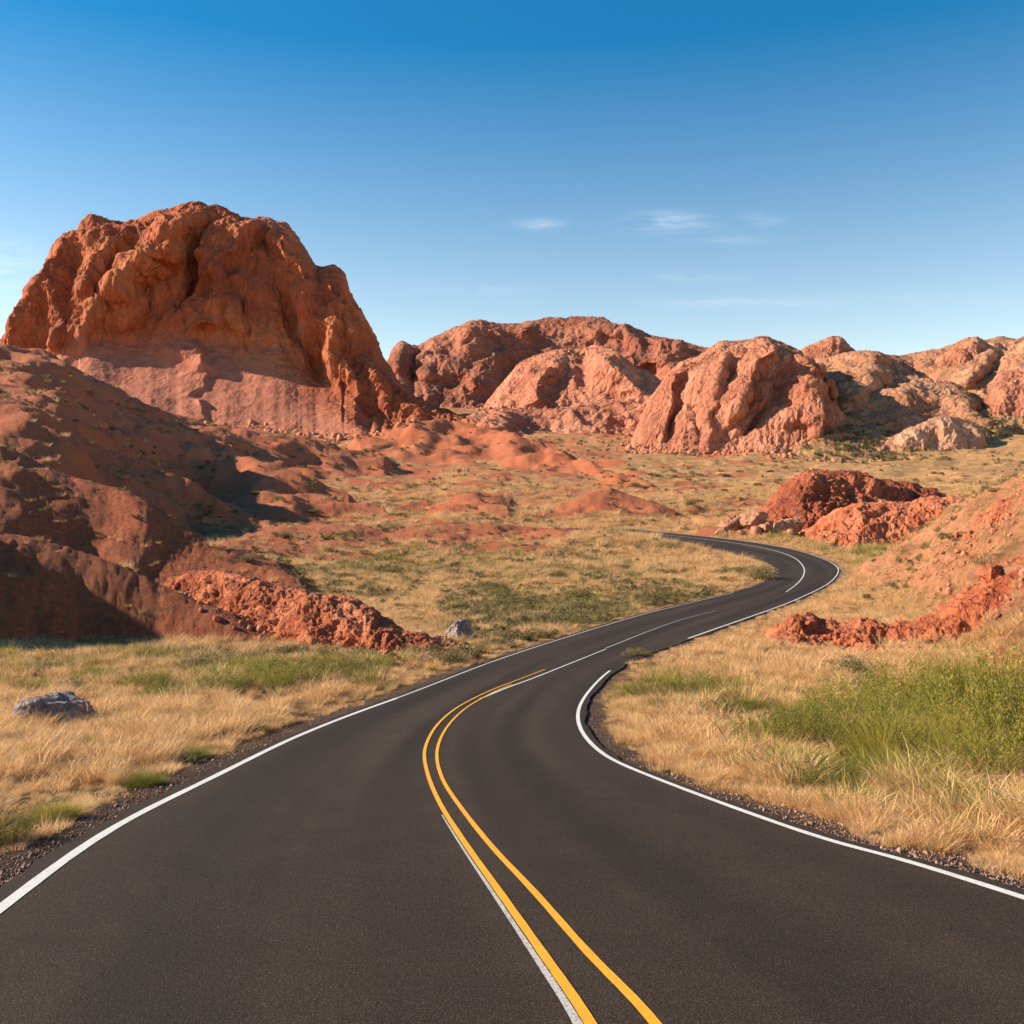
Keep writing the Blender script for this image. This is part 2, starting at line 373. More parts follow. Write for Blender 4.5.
# attribute may go negative before clamping
c = m.mix(sm, straw, earth)
spk = m.noise(p, 1.1, 6, .75); c = m.mix(m.rmp(spk, .56, .66, 0, .7), c, (.13, .09, .04))
spf = m.noise(p, .42, 8, .78); c = m.mix(m.rmp(spf, .55, .66, 0, .6), c, (.17, .12, .05))
grc = m.ramp(nc, [(.3, (.075, .05, .037)), (.5, (.16, .105, .075)), (.7, (.32, .225, .165))])
c = m.mix(m.attr('gravel'), c, grc)
n = m.bump(na, .5, .6); n = m.bump(m.noise(p, 1.3, 9, .75), .35, .8, n); n = m.bump(nb, .2, 1.0, n); n = m.bump(nc, .03, .8, n)
MAT_G = m.done(c, n)

m = M('asphalt', .9, .18); uv = m.n('ShaderNodeUVMap').outputs[0]; p = m.pos()
f1 = m.noise(p, 55, 4, .8); f2 = m.noise(p, 1.2, 6, .6); vo = m.n('ShaderNodeTexVoronoi'); m.L(p, vo.inputs['Vector']); vo.inputs['Scale'].default_value = 75
band = m.noise(m.scale(uv, (7, .03, 0)), 1.0, 2, .4)
c = m.ramp(f1, [(.3, (.012, .0076, .0055)), (.5, (.030, .0195, .0138)), (.72, (.108, .077, .056))])
c = m.mix(.8, c, m.ramp(band, [(.35, (.55, .54, .54)), (.65, (1.35, 1.33, 1.30))]), 'MULTIPLY')
c = m.mix(.55, c, m.ramp(f2, [(.35, (.8, .8, .8)), (.65, (1.15, 1.15, 1.15))]), 'MULTIPLY')
wv = m.noise(m.scale(p, (1, 1, 1)), 9, 6, .6); c = m.mix(m.rmp(vo.outputs['Distance'], .0, .18, .2, 0), c, (.16, .135, .115))
MAT_A = m.done(c, m.bump(vo.outputs['Distance'], .006, .6, m.bump(f1, .008, .6)))
def paint(name, col, wear):
    m = M(name, .6, .35); p = m.pos()
    c = m.mix(m.rmp(m.noise(p, 30, 5, .75), .52 - wear * .06, .72 - wear * .06, 0, .35 + wear * .5), col, (.09, .075, .065))
    c = m.mix(.5, c, m.ramp(m.noise(p, 3, 4), [(.3, (.85, .85, .85)), (.7, (1.08, 1.08, 1.08))]), 'MULTIPLY')
    return m.done(c, m.bump(m.noise(p, 60, 4, .7), .004, .5))
MAT_W = paint('white_road_paint', (.66, .63, .59), .45); MAT_WF = paint('worn_white_road_paint', (.50, .47, .43), .9)
MAT_Y = paint('yellow_road_paint', (.78, .35, .014), .3)

MAT_BUTTE = rock_mat('red_butte_rock', [(.31, .078, .033), (.43, .118, .048), (.50, .17, .066)], .022, 3.0, .25, veg=.0)
MAT_PINK = rock_mat('pink_sandstone', [(.42, .145, .085), (.56, .215, .125), (.64, .29, .18)], .03, 3.5, .35, veg=.12)
MAT_FAR = rock_mat('far_ridge_rock', [(.24, .072, .045), (.35, .115, .068), (.43, .16, .095)], .014, 5.0, .3, veg=.35, vegcol=(.17, .10, .06))
MAT_SCRUB = rock_mat('scrub_hill_rock', [(.37, .155, .085), (.49, .225, .125), (.58, .30, .18)], .03, 2.5, .6, veg=.5, vegcol=(.17, .125, .055))
MAT_BANK = rock_mat('crumbling_red_earth', [(.34, .085, .038), (.50, .15, .065), (.60, .22, .11)], .35, .30, .3, vst=(1, 1, 1))
MAT_DARKBANK = rock_mat('dark_red_earth', [(.20, .05, .026), (.32, .085, .04), (.42, .14, .07)], .12, .6, .2, vst=(1, 1, 1))
MAT_GREY = rock_mat('grey_violet_rock', [(.24, .18, .165), (.40, .32, .29), (.60, .50, .45)], 1.6, .12, .5, stain=(.08, .045, .04), vst=(1, 1, 1))
MAT_PALE = rock_mat('pale_pink_rock', [(.33, .155, .09), (.43, .22, .135), (.50, .29, .19)], .12, .5, .3, stain=(.22, .11, .07), vst=(1, 1, 1))

MAT_ST = rock_mat('loose_stone', [(.17, .10, .075), (.28, .17, .13), (.40, .27, .21)], 2.0, .02, .3, vst=(1, 1, 1))
MAT_SCR = rock_mat('broken_red_stone', [(.34, .11, .06), (.48, .18, .10), (.56, .26, .16)], .3, .2, .2, vst=(1, 1, 1))
def leaf_mat(name, stops, hue=.5, rough=.6):
    m = M(name, rough, .25); oi = m.n('ShaderNodeObjectInfo'); 
    at = m.attr('tone')
    f = m.math('ADD', m.math('MULTIPLY', at, .55), m.math('MULTIPLY', oi.outputs['Random'], .5))
    c = m.ramp(f, stops); tr = m.n('ShaderNodeBsdfTranslucent'); m.L(c, tr.inputs['Color']); m.L(c, m.b.inputs['Base Color'])
    ms = m.n('ShaderNodeMixShader'); ms.inputs[0].default_value = .35
    m.L(m.b.outputs[0], ms.inputs[1]); m.L(tr.outputs[0], ms.inputs[2]); m.L(ms.outputs[0], m.out.inputs['Surface'])
    return m.m
MAT_DRY = leaf_mat('dry_straw_blades', [(.0, (.42, .22, .085)), (.5, (.70, .43, .19)), (1., (.86, .61, .34))])
MAT_DULL = leaf_mat('dull_olive_blades', [(.0, (.14, .12, .04)), (.5, (.27, .21, .08)), (1., (.42, .32, .14))])
MAT_GRN = leaf_mat('green_blades', [(.0, (.06, .065, .011)), (.5, (.20, .19, .03)), (1., (.54, .42, .09))])
MAT_SAGE = leaf_mat('dark_scrub_leaves', [(.0, (.10, .085, .03)), (.5, (.21, .17, .065)), (1., (.37, .28, .12))])
MAT_TWIG = M('dead_twig').m; MAT_TWIG.node_tree.nodes['Principled BSDF'].inputs['Base Color'].default_value = (.20, .12, .07, 1)

# ------------------------------------------------------------------ build the ground sheet
NA, NR = 1150, 1350
ang = np.linspace(R(-52), R(52), NA); rad = np.geomspace(7, 2300, NR)
AA, RR = np.meshgrid(ang, rad, indexing='ij')
GX = np.sin(AA) * RR; GY = np.cos(AA) * RR - 26
GZ, GS, GG, GE = terrain(GX, GY)
me = mesh_from('ground', np.stack([GX, GY, GZ], -1).reshape(-1, 3), quads(NA, NR)[:, ::-1])
fattr(me, 'soil', GS); fattr(me, 'gravel', GG); fattr(me, 'pale', sst(8, 18, GX) * (1 - sst(130, 180, GY)) * (GX / np.maximum(GY, 5) > .3))
ground = link('ground', me, MAT_G); ground['kind'] = 'structure'

# ------------------------------------------------------------------ road and its paint
def strip(name, A, B, lift, mat, parent=None, nv=2, thick=0.0, kind=None):
    n = len(A); t = np.linspace(0, 1, nv)
    P = A[:, None, :] * (1 - t[None, :, None]) + B[:, None, :] * t[None, :, None]
    Z = G(P[..., 1]) + lift
    V = np.concatenate([P, Z[..., None]], -1)
    if thick:
        V = np.concatenate([V[:, :1] - [0, 0, thick], V, V[:, -1:] - [0, 0, thick]], 1); nv += 2
    me = mesh_from(name, V.reshape(-1, 3), quads(n, nv)[:, ::-1], False)
    s = np.concatenate([[0], np.cumsum(np.linalg.norm(np.diff((A + B) / 2, axis=0), axis=1))])
    u = np.broadcast_to(np.linspace(0, 1, nv)[None], (n, nv)); v = np.broadcast_to(s[:, None], (n, nv))
    uvl = me.uv_layers.new(name='UVMap'); li = np.zeros(len(me.loops), np.int32); me.loops.foreach_get('vertex_index', li)
    uvv = np.stack([u, v], -1).reshape(-1, 2)[li]; uvl.data.foreach_set('uv', np.ascontiguousarray(uvv, np.float32).ravel())
    o = link(name, me, mat, parent)
    return o
cr = RC - LC; cr /= np.linalg.norm(cr, axis=1)[:, None]
rough_l = (fbm2(np.arange(len(LC)) * 1.0, np.zeros(len(LC)), .21, 3) * .10)[:, None]
RA = LC - cr * (SHL + rough_l); RB = RC + cr * (SHL + rough_l)
road = strip('road', RA, RB, .0, MAT_A, nv=24, thick=.2); road['kind'] = 'structure'
def px_line(pts, n=10):
    P = np.array([gpt(*q) for q in pts]); P = smooth(catmull(P, n), 6); return P
def painted(name, C, w0, mat, lift, w1=None):
    w1 = w0 if w1 is None else w1
    tg = np.gradient(C, axis=0); tg /= np.linalg.norm(tg, axis=1)[:, None]; nr = np.stack([-tg[:, 1], tg[:, 0]], 1)
    w = np.linspace(w0, w1, len(C))[:, None] * (1 + .06 * fbm2(np.arange(len(C)) * 1., np.ones(len(C)), .4, 2)[:, None])
    o = strip(name, C + nr * w / 2, C - nr * w / 2, lift, mat, road); return o
iL = [i for i in range(len(LC)) if LC[i, 1] > -28]
o = painted('edge_line', LC[8:14 * 10], .13, MAT_W, .006); o['label'] = 'solid white edge line on the left'
o = painted('edge_line', LC[14 * 10 - 1:14 * 17], .10, MAT_WF, .006); o['label'] = 'thin worn white line along the far left edge'
k0 = int(np.argmin(np.hypot(RC[:, 0] - gpt(612, 669)[0], RC[:, 1] - gpt(612, 669)[1])))
o = painted('edge_line', RC[8:k0], .14, MAT_W, .006, .09); o['label'] = 'solid white edge line curving around the near right bend'
k1 = int(np.argmin(np.hypot(RC[:, 0] - gpt(690, 638)[0], RC[:, 1] - gpt(690, 638)[1])))
o = painted('edge_line', RC[k1:14 * 26 - 3], .12, MAT_W, .006); o['label'] = 'white edge line around the outside of the far bend'
YL = [(600, 1040), (577, 1003), (540, 950), (500, 893), (466, 845), (440, 804), (427, 772), (425, 748), (437, 725), (458, 707), (487, 692), (515, 681), (545, 669.5)]
YR = [(668, 1040), (637, 1003), (585, 950), (535, 893), (490, 845), (458, 804), (441, 776), (437, 750), (447, 727), (466, 708), (492, 693), (512, 684.5)]
YLw = np.array([gpt(*q) for q in YL]); YRw = np.array([gpt(*q) for q in YR])
def back(P, n=8):
    d = P[0] - P[2]; d = d / np.linalg.norm(d); return np.vstack([P[0] + d * k for k in np.linspace(28, .6, 18)] + [P])
YLw = back(YLw); YRw = back(YRw)
painted('centre_line', smooth(catmull(YLw, 10), 6), .15, MAT_Y, .008, .05)['label'] = 'left yellow line of the double centre line'
painted('centre_line', smooth(catmull(YRw, 10), 6), .15, MAT_Y, .008, .05)['label'] = 'right yellow line of the double centre line'
wl = smooth(catmull(YLw, 10), 6); wl = wl[(wl[:, 1] < row2y(815)) & (wl[:, 1] > 2)]; tq = np.gradient(wl, axis=0); tq /= np.linalg.norm(tq, axis=1)[:, None]
wl = wl + np.stack([-tq[:, 1], tq[:, 0]], 1) * np.linspace(.105, .06, len(wl))[:, None]
painted('centre_line', wl, .11, MAT_WF, .006, .02)['label'] = 'thin old white line showing beside the yellow'
painted('centre_line', px_line([(480, 699), (505, 688.5), (535, 677.5), (560, 667.5), (585, 657.5), (606, 649)]), .08, MAT_W, .004, .06)['label'] = 'white line that carries on where the yellow stops'
painted('centre_line', px_line([(606, 648), (640, 634.5), (680, 620), (715, 611)]), .07, MAT_WF, .004, .04)['label'] = 'faint worn white line before the far bend'
painted('centre_line', px_line([(640, 532.3), (690, 537.5), (735, 543), (770, 549.5), (793, 557), (803, 566), (804, 574), (798, 583), (786, 592)]), .20, MAT_W, .006, .10)['label'] = 'curved white centre line in the far bend'

# ------------------------------------------------------------------ lofted rock bodies
def pl_dist(px, py, pts):
    """distance and signed side to a polyline"""
    P = np.array(pts, float)[:, :2]; best = np.full(px.shape, 1e9); side = np.zeros(px.shape); along = np.zeros(px.shape)
    for i in range(len(P) - 1):
        a = P[i]; v = P[i + 1] - a; L2 = (v ** 2).sum(); t = np.clip(((px - a[0]) * v[0] + (py - a[1]) * v[1]) / L2, 0, 1)
        dx = px - a[0] - t * v[0]; dy = py - a[1] - t * v[1]; d = np.sqrt(dx * dx + dy * dy); m = d < best
        best = np.where(m, d, best); side = np.where(m, np.sign(v[0] * dy - v[1] * dx), side); along = np.where(m, (i + t) / (len(P) - 1), along)
    return best, side, along
def loft(name, crest, front, back, prof, nu, nt, noises, mat, ridges=(), sink=2.0, veg=None, lowamp=1.0, talus=0.0):
    """crest: (px, py, distance); front/back: metres from crest to foot; prof: (horizontal, vertical) fractions foot->crest"""
    c = np.array(crest, float)
    arc = np.concatenate([[0], np.cumsum(np.hypot(np.diff(c[:, 0]), np.diff(c[:, 1])))])
    s = np.linspace(0, arc[-1], nu); px = np.interp(s, arc, c[:, 0]); py = np.interp(s, arc, c[:, 1]); Y = np.interp(s, arc, c[:, 2])
    k = max(1, nu // 260); ker = np.ones(2 * k + 1) / (2 * k + 1)
    sm_ = lambda v: np.convolve(np.pad(v, k, mode='reflect', reflect_type='odd'), ker, 'valid')
    px, py, Y = sm_(px), sm_(py), sm_(Y)
    fr = np.interp(s, arc, [front if np.isscalar(front) else f for f in (np.full(len(c), front) if np.isscalar(front) else front)])
    bk = np.full(nu, back)
    Xc, Yc, Zc = wpt(px, py, Y)
    def foot(Yf):
        X = (px - 512) / F * Yf; z = terrain(X, Yf)[0] - sink; return X, Yf, np.minimum(z, Zc - .2)
    fX, fY, fZ = foot(Yc - fr); bX = Xc * 1.0; bY = Yc + bk; bZ = np.minimum(terrain(bX, bY)[0] - sink, Zc - .2)
    pr = np.array(prof, float); ar = np.concatenate([[0], np.cumsum(np.hypot(np.diff(pr[:, 0]), np.diff(pr[:, 1])))])
    nf = int(nt * .72); t = np.linspace(0, ar[-1], nf); ha = np.interp(t, ar, pr[:, 0]); va = np.interp(t, ar, pr[:, 1])
    for _ in range(max(2, nf // 12)):
        ha[1:-1] = .25 * ha[:-2] + .5 * ha[1:-1] + .25 * ha[2:]; va[1:-1] = .25 * va[:-2] + .5 * va[1:-1] + .25 * va[2:]
    tb = np.linspace(0, 1, nt - nf + 1)[1:]; hb = tb; vb = 1 - tb ** 1.6
    P = np.zeros((nu, nt, 3))
    for j, (Fc, Cc, Bc) in enumerate(((fX, Xc, bX), (fY, Yc, bY), (fZ, Zc, bZ))):
        wf = va if j == 2 else ha; P[:, :nf, j] = Fc[:, None] * (1 - wf) + Cc[:, None] * wf
        wb = (1 - vb) if j == 2 else hb; P[:, nf:, j] = Cc[:, None] * (1 - wb) + Bc[:, None] * wb
    vv = np.concatenate([va, vb])
    height = (Zc - np.minimum(fZ, Zc))[:, None] * np.ones(nt)
    edge = np.minimum(1, height / (np.max(height) * .25)) ** .7
    PX = 512 + F * P[..., 0] / P[..., 1]; PY = 512 - F * (P[..., 2] - CAMZ) / P[..., 1]
    isf = np.zeros((nu, nt)); isf[:, :nf] = 1
    disp = np.zeros((nu, nt))
    wsc = max(.004, .9 / (float(np.ptp(Xc)) + 1)) * 6
    wx_ = fbm3(P, wsc, 3) ; wy_ = fbm3(P + 31.0, wsc, 3)
    for r in ridges:
        pts, w, amp = r[0], r[1], r[2]; w = (w, w) if np.isscalar(w) else w
        wm = max(w); d, sd_, al = pl_dist(PX + wx_ * wm * .55, PY + wy_ * wm * .55, pts)
        ww = np.where(sd_ > 0, w[0], w[1])
        b = np.clip(1 - d / ww, 0, 1); b = b * b * (3 - 2 * b) * .5 + b * .5
        tap = np.clip(np.minimum(al, 1 - al) * 5 + .35, 0, 1)
        P[..., 1] -= isf * amp * b * tap * sst(1.02, .85, vv[None])
    def smo(P, k):
        P = P.copy()
        for _ in range(k):
            P[1:-1] = .25 * P[:-2] + .5 * P[1:-1] + .25 * P[2:]; P[:, 1:-1] = .25 * P[:, :-2] + .5 * P[:, 1:-1] + .25 * P[:, 2:]
        return P
    def normals(P):
        du = np.gradient(P, axis=0); dt = np.gradient(P, axis=1); n = np.cross(du, dt); n /= np.linalg.norm(n, axis=-1)[..., None] + 1e-9; return n
    cr0 = P[:, nf - 1].copy(); P = smo(P, 3); P[:, nf - 1] = cr0
    N = normals(smo(P, 10)); N /= np.linalg.norm(N, axis=-1)[..., None] + 1e-9
    vw = np.clip(sst(0, .12, vv), .35, 1) * (lowamp + (1 - lowamp) * sst(.30, .55, vv)) * (1 - .45 * sst(.85, 1, vv))
    P0 = P.copy()
    for q in noises:
        f, o, amp, ridge = q[:4]; st = q[4] if len(q) > 4 else (1, 1, 1)
        v = fbm3(P0, f, o, .53, ridge, st)
        if ridge: v = v - 1.0
        P = P + N * (v * amp * edge * vw[None])[..., None]
    c0 = np.array([Xc.mean(), Yc.mean(), float(terrain(Xc.mean(), Yc.mean() - float(np.mean(fr)) * .5)[0])])
    me = mesh_from(name, (P - c0).reshape(-1, 3), quads(nu, nt))
    vg = np.zeros((nu, nt))
    if veg is not None: vg = veg(P, PX, PY, vv[None] * np.ones((nu, 1)))
    fattr(me, 'veg', vg); fattr(me, 'talus', talus * (1 - sst(-.1, .08, vv[None] - np.interp(px, [0, 215, 300, 400], [.42, .42, .30, .14])[:, None])) * np.concatenate([np.ones(nf), np.zeros(nt - nf)])[None] * np.ones((nu, 1)))
    ob = link(name, me, mat, loc=c0); LP[ob.name] = (P[:, :nf].reshape(-1, 3), vg[:, :nf].ravel()); return ob
LP = {}

TALUS = [(0, 0), (.45, .28), (.62, .42), (.74, .72), (.86, .90), (1, 1)]
DOME = [(0, 0), (.10, .28), (.25, .55), (.5, .80), (.75, .94), (1, 1)]
SLOPE = [(0, 0), (.3, .22), (.6, .55), (.85, .88), (1, 1)]

# the big butte
butte = loft('rock_butte',
  [(-40, 372, 666), (-10, 356, 666), (5, 340, 666), (18, 318, 666), (30, 300, 668), (38, 282, 672), (50, 256, 676), (62, 238, 678), (78, 230, 681), (80, 222, 682), (92, 215, 684), (104, 218, 686), (118, 222, 689),
   (135, 221, 691), (152, 216, 692), (168, 211, 694), (182, 205, 695), (200, 203, 696), (215, 206, 696), (228, 211, 696), (242, 217, 695), (256, 213, 695), (272, 213, 694), (286, 222, 691), (296, 236, 689), (306, 250, 684),
   (316, 264, 680), (324, 264, 678), (334, 264, 677), (342, 274, 676), (345, 292, 672), (352, 303, 668), (362, 318, 663), (372, 342, 655), (382, 365, 648), (392, 382, 640), (405, 393, 630), (425, 404, 617), (450, 415, 602), (480, 427, 582)],
  170, 130, TALUS, 950, 520,
  [(.008, 2, 5, True, (1, .7, .4)), (.03, 5, 4.6, True, (1, 1, .22)), (.09, 5, 1.7, True, (1, 1, .3)), (.3, 4, .5, True, (1, 1, .6))], MAT_BUTTE, lowamp=.13, talus=1.0,
  ridges=[([(205, 205), (185, 232), (170, 250), (155, 262), (148, 285), (128, 318)], (30, 9), 26),
          ([(222, 208), (195, 240), (188, 270), (182, 308)], (10, 10), -22),
          ([(262, 214), (240, 236), (222, 252), (214, 280)], (32, 14), 16),
          ([(238, 262), (226, 300), (205, 330)], 22, 8),
          ([(275, 225), (300, 275), (330, 330), (352, 385), (365, 420)], (26, 16), 14),
          ([(330, 270), (345, 320), (372, 372), (395, 410)], (16, 12), 9),
          ([(285, 290), (300, 340), (330, 390)], 9, -7), ([(255, 240), (282, 262)], 10, -7),
          ([(70, 235), (48, 270), (30, 310), (12, 342)], (12, 14), 10),
          ([(92, 218), (78, 250), (66, 290)], (10, 10), -6), ([(130, 224), (105, 262), (92, 300)], (26, 14), 10),
          ([(118, 300), (92, 330), (72, 352)], (20, 8), 9),
          ([(60, 335), (52, 352)], (9, 7), 10),
          ([(225, 318), (205, 345), (200, 380)], (70, 9), 10),
          
          ([(345, 285), (350, 318)], 7, 7)], sink=12)
tag(butte, 'tall steep dark red rock butte towering over the left side of the valley', 'rock butte')

def vegb(th):
    def f(P, PX, PY, vv): return np.clip(sst(th, th - .35, vv) + .0, 0, 1) * sst(-.3, .4, fbm3(P, .02, 4)) * .9
    return f
o = loft('rock_ridge', [(340, 400, 1346), (372, 372, 1346), (385, 358, 1346), (393, 344, 1346), (401, 338, 1346), (412, 346, 1348), (425, 341, 1351), (440, 335, 1357), (455, 327, 1357), (470, 322, 1357), (482, 319, 1357), (500, 322, 1363), (520, 320, 1369), (540, 317, 1375),
   (560, 315, 1381), (580, 316, 1381), (600, 320, 1381), (620, 326, 1381), (640, 331, 1369), (660, 338, 1357), (690, 343, 1346), (715, 350, 1334), (760, 366, 1322), (820, 380, 1310)], 300, 300, SLOPE, 620, 300,
   [(.0055, 4, 11, True, (1, .6, .5)), (.02, 5, 4, True, (1, 1, .5)), (.09, 4, 1.4, True)], MAT_FAR,
   ridges=[([(470, 325), (455, 350), (430, 375)], (34, 26), 22), ([(520, 322), (490, 345), (462, 385)], (30, 30), 26), ([(405, 345), (400, 375)], (16, 14), 25), ([(600, 325), (640, 350), (680, 365)], (30, 25), 30), ([(500, 330), (475, 360), (440, 395)], 18, -14)], sink=30)
tag(o, 'long dark red rocky ridge with a rounded top on the skyline behind the others', 'rock ridge')
o = loft('rock_dome', [(476, 428, 1010), (486, 410, 1006), (498, 392, 1002), (510, 374, 998), (522, 362, 994), (535, 355, 989), (552, 351, 983), (575, 350, 975), (598, 347, 967), (610, 350, 963), (622, 358, 959), (634, 368, 955), (648, 372, 950), (660, 380, 946), (675, 395, 940), (690, 412, 935)], 150, 160, DOME, 420, 240,
   [(.009, 3, 4, True, (1, .8, .5)), (.03, 5, 2.6, True, (1, 1, .4)), (.15, 4, .8, True)], MAT_PINK,
   ridges=[([(600, 348), (618, 375), (640, 398)], (18, 20), 22), ([(560, 352), (545, 385), (530, 412)], (26, 12), 16), ([(585, 352), (590, 380)], 9, -10)], sink=14)
tag(o, 'smooth rounded salmon red rock dome below the far skyline ridge', 'rock dome')
o = loft('rock_outcrop', [(440, 432, 590), (466, 416, 590), (500, 409, 592), (550, 407, 595), (600, 404, 598), (640, 396, 600), (680, 388, 600), (720, 384, 600)], 110, 120, SLOPE, 240, 130, [(.012, 4, 8, True), (.06, 4, 2, True)], MAT_PINK, sink=10,
   veg=lambda P, PX, PY, vv: sst(.5, .1, vv) * .6)
tag(o, 'low sloping salmon apron of rock at the foot of the dome', 'rock apron')
o = loft('rock_butte', [(616, 462, 565), (632, 452, 562), (640, 436, 561), (646, 418, 560), (653, 402, 558), (662, 386, 557), (670, 372, 555), (682, 362, 553), (698, 358, 550), (712, 352, 548), (722, 345, 546), (740, 341, 543), (758, 337, 539), (775, 340, 536), (786, 344, 534), (800, 352, 532), (812, 364, 530),
   (822, 384, 528), (832, 402, 526), (845, 424, 524), (862, 446, 521)], 110, 90, [(0, 0), (.10, .12), (.28, .55), (.42, .78), (.62, .86), (1, 1)], 620, 380,
   [(.011, 3, 3.5, True, (1, .8, .35)), (.035, 5, 2.6, True, (1, 1, .25)), (.10, 5, 1.0, True, (1, 1, .3)), (.5, 3, .3, True)], MAT_PINK,
   ridges=[([(818, 378), (812, 400), (806, 440)], (40, 14), 14), ([(672, 370), (655, 410), (642, 450)], (14, 26), 6), ([(690, 365), (680, 400), (668, 440)], 9, -8), ([(720, 352), (705, 400), (700, 445)], (20, 10), 9), ([(765, 345), (750, 385), (722, 430)], (24, 8), 12), ([(790, 360), (775, 400), (745, 440)], (8, 8), -8), ([(700, 440), (695, 405)], 8, -7)],
   sink=10, veg=lambda P, PX, PY, vv: sst(.14, .02, vv) * .7)
tag(o, 'broad sunlit salmon pink rock butte with fluted cliffs in the middle distance', 'rock butte')
# two knobs of rock on the skyline right of it
o = loft('rock_hill', [(690, 372, 640), (700, 356, 640), (712, 347, 640), (728, 341, 640), (742, 338, 640), (756, 337, 640), (775, 339, 640), (792, 345, 640), (808, 354, 640), (830, 372, 640)], 60, 80, DOME, 260, 130, [(.02, 4, 3.5, True), (.09, 5, 1.4, True)], MAT_PINK, sink=8)
tag(o, 'dark red rocky hump on the skyline just above the pink butte', 'rock knob')
o = loft('rock_outcrop', [(790, 366, 600), (800, 352, 600), (812, 346, 600), (822, 341, 600), (832, 337, 600), (841, 339, 600), (848, 347, 600), (862, 356, 600), (880, 366, 600)], 45, 60, DOME, 220, 120, [(.03, 4, 3.2, True), (.12, 5, 1.2, True)], MAT_PINK, sink=8)
tag(o, 'small orange red knob of rock poking above the skyline right of the pink butte', 'rock knob')
def vegR(P, PX, PY, vv):
    v = sst(.75, .25, vv + .25 * fbm3(P, .02, 4)); d = np.exp(-(((PX - 915) / 70) ** 2 + ((PY - 412) / 16) ** 2)); return np.clip(v * .95 - d * 1.2, 0, 1)
o = loft('scrub_hill', [(770, 420, 600), (800, 375, 600), (820, 358, 600), (840, 350, 600), (862, 350, 600), (885, 353, 600), (905, 356, 600), (925, 352, 605), (945, 347, 610), (960, 341, 612), (972, 338, 615), (985, 341, 615), (1000, 336, 615), (1012, 338, 615), (1030, 344, 610), (1060, 338, 600), (1120, 328, 590), (1250, 318, 560), (1500, 300, 520)], 270, 160, SLOPE, 800, 380,
   [(.007, 3, 5, True, (1, .8, .8)), (.03, 5, 2.6, True), (.12, 5, 1.1, True)], MAT_SCRUB,
   ridges=[([(905, 360), (935, 378), (955, 392), (985, 415)], (12, 12), -12), ([(870, 425), (905, 402), (945, 396), (968, 410), (985, 430)], (26, 12), 12), ([(990, 350), (965, 365), (955, 385)], 18, 16), ([(1024, 350), (1005, 380), (1000, 400)], (26, 8), 18), ([(850, 352), (868, 380), (850, 410)], 26, 14)],
   sink=12, veg=vegR)
tag(o, kind='structure')
for k, (cr_, lab, dist) in enumerate([
    ([(930, 372, 560), (942, 356, 560), (955, 347, 560), (966, 340, 560), (976, 338, 560), (986, 343, 560), (996, 352, 560), (1004, 366, 560)], 'rugged orange rock crag on the skyline near the right edge', 560),
    ([(986, 398, 500), (994, 384, 500), (1004, 374, 500), (1014, 372, 500), (1026, 366, 500), (1050, 360, 500), (1090, 366, 500), (1120, 386, 500)], 'pale salmon rock face on the scrubby hill at the right edge', 500),
    ([(866, 452, 430), (884, 441, 430), (904, 432, 430), (925, 424, 430), (945, 417, 430), (960, 416, 430), (972, 423, 430), (984, 442, 430)], 'pale buff rock slab halfway up the scrubby right hill', 430),
    ([(1000, 352, 580), (1010, 342, 580), (1024, 336, 580), (1045, 332, 580), (1070, 340, 580), (1090, 360, 580)], 'rounded reddish skyline rock at the right edge of the view', 580)]):
    o = loft('rock_crag', cr_, 40 if k != 2 else 18, 45, DOME if k != 2 else SLOPE, 220, 140, [(.02, 4, 3.2, True, (1, 1, .6)), (.08, 5, 1.5, True, (1, 1, .6)), (.3, 4, .5, True)], MAT_PINK if k != 2 else MAT_PALE, sink=12 if k < 2 else 10)
    tag(o, lab, 'rock crag')

# banks of crumbling earth
o = loft('earth_bank', [(762, 520, 199), (776, 510, 199), (787, 498, 200), (796, 482, 201), (808, 474, 202), (835, 471, 203), (858, 472, 204), (880, 480, 204), (905, 483, 204), (928, 489, 204), (950, 500, 203), (985, 512, 200)], 16, 20, DOME, 420, 160,
   [(.07, 4, 1.7, True), (.25, 5, .9, True), (1.1, 3, .2, True)], MAT_DARKBANK, ridges=[([(792, 498), (800, 515), (840, 535)], (10, 30), 4)], sink=1.2)
tag(o, 'dark red crumbling earth bank beyond the far bend of the road', 'earth bank')
o = loft('earth_bank', [(806, 533, 172), (822, 520, 172), (842, 508, 172), (870, 502, 172), (900, 500, 171), (930, 498, 170), (965, 496, 168), (1010, 490, 165)], 15, 10, SLOPE, 340, 130,
   [(.07, 4, 1.0, True), (.3, 5, .5, True), (1.2, 3, .12, True)], MAT_BANK, sink=.8)
tag(o, 'low bright orange earth bank in front of the dark red one past the bend', 'earth bank')
o = loft('earth_bank', [(150, 600, 63), (172, 580, 62), (185, 574, 61), (200, 571, 60), (225, 573, 58), (255, 580, 56), (285, 590, 54), (310, 593, 52), (335, 597, 51), (352, 600, 50), (366, 607, 49), (380, 622, 48), (400, 633, 47), (440, 645, 45.5), (475, 655, 43.5)], [3, 3, 3, 3.5, 4, 4.5, 5, 5.5, 5, 5, 4.5, 4, 3.5, 3, 2.5], 6, DOME, 620, 170,
   [(.22, 4, .45, True), (.9, 5, .20, True), (3.5, 4, .05, True)], MAT_BANK, sink=.6)
tag(o, 'lumpy bright orange red earth bank behind the green grass on the left', 'earth bank')
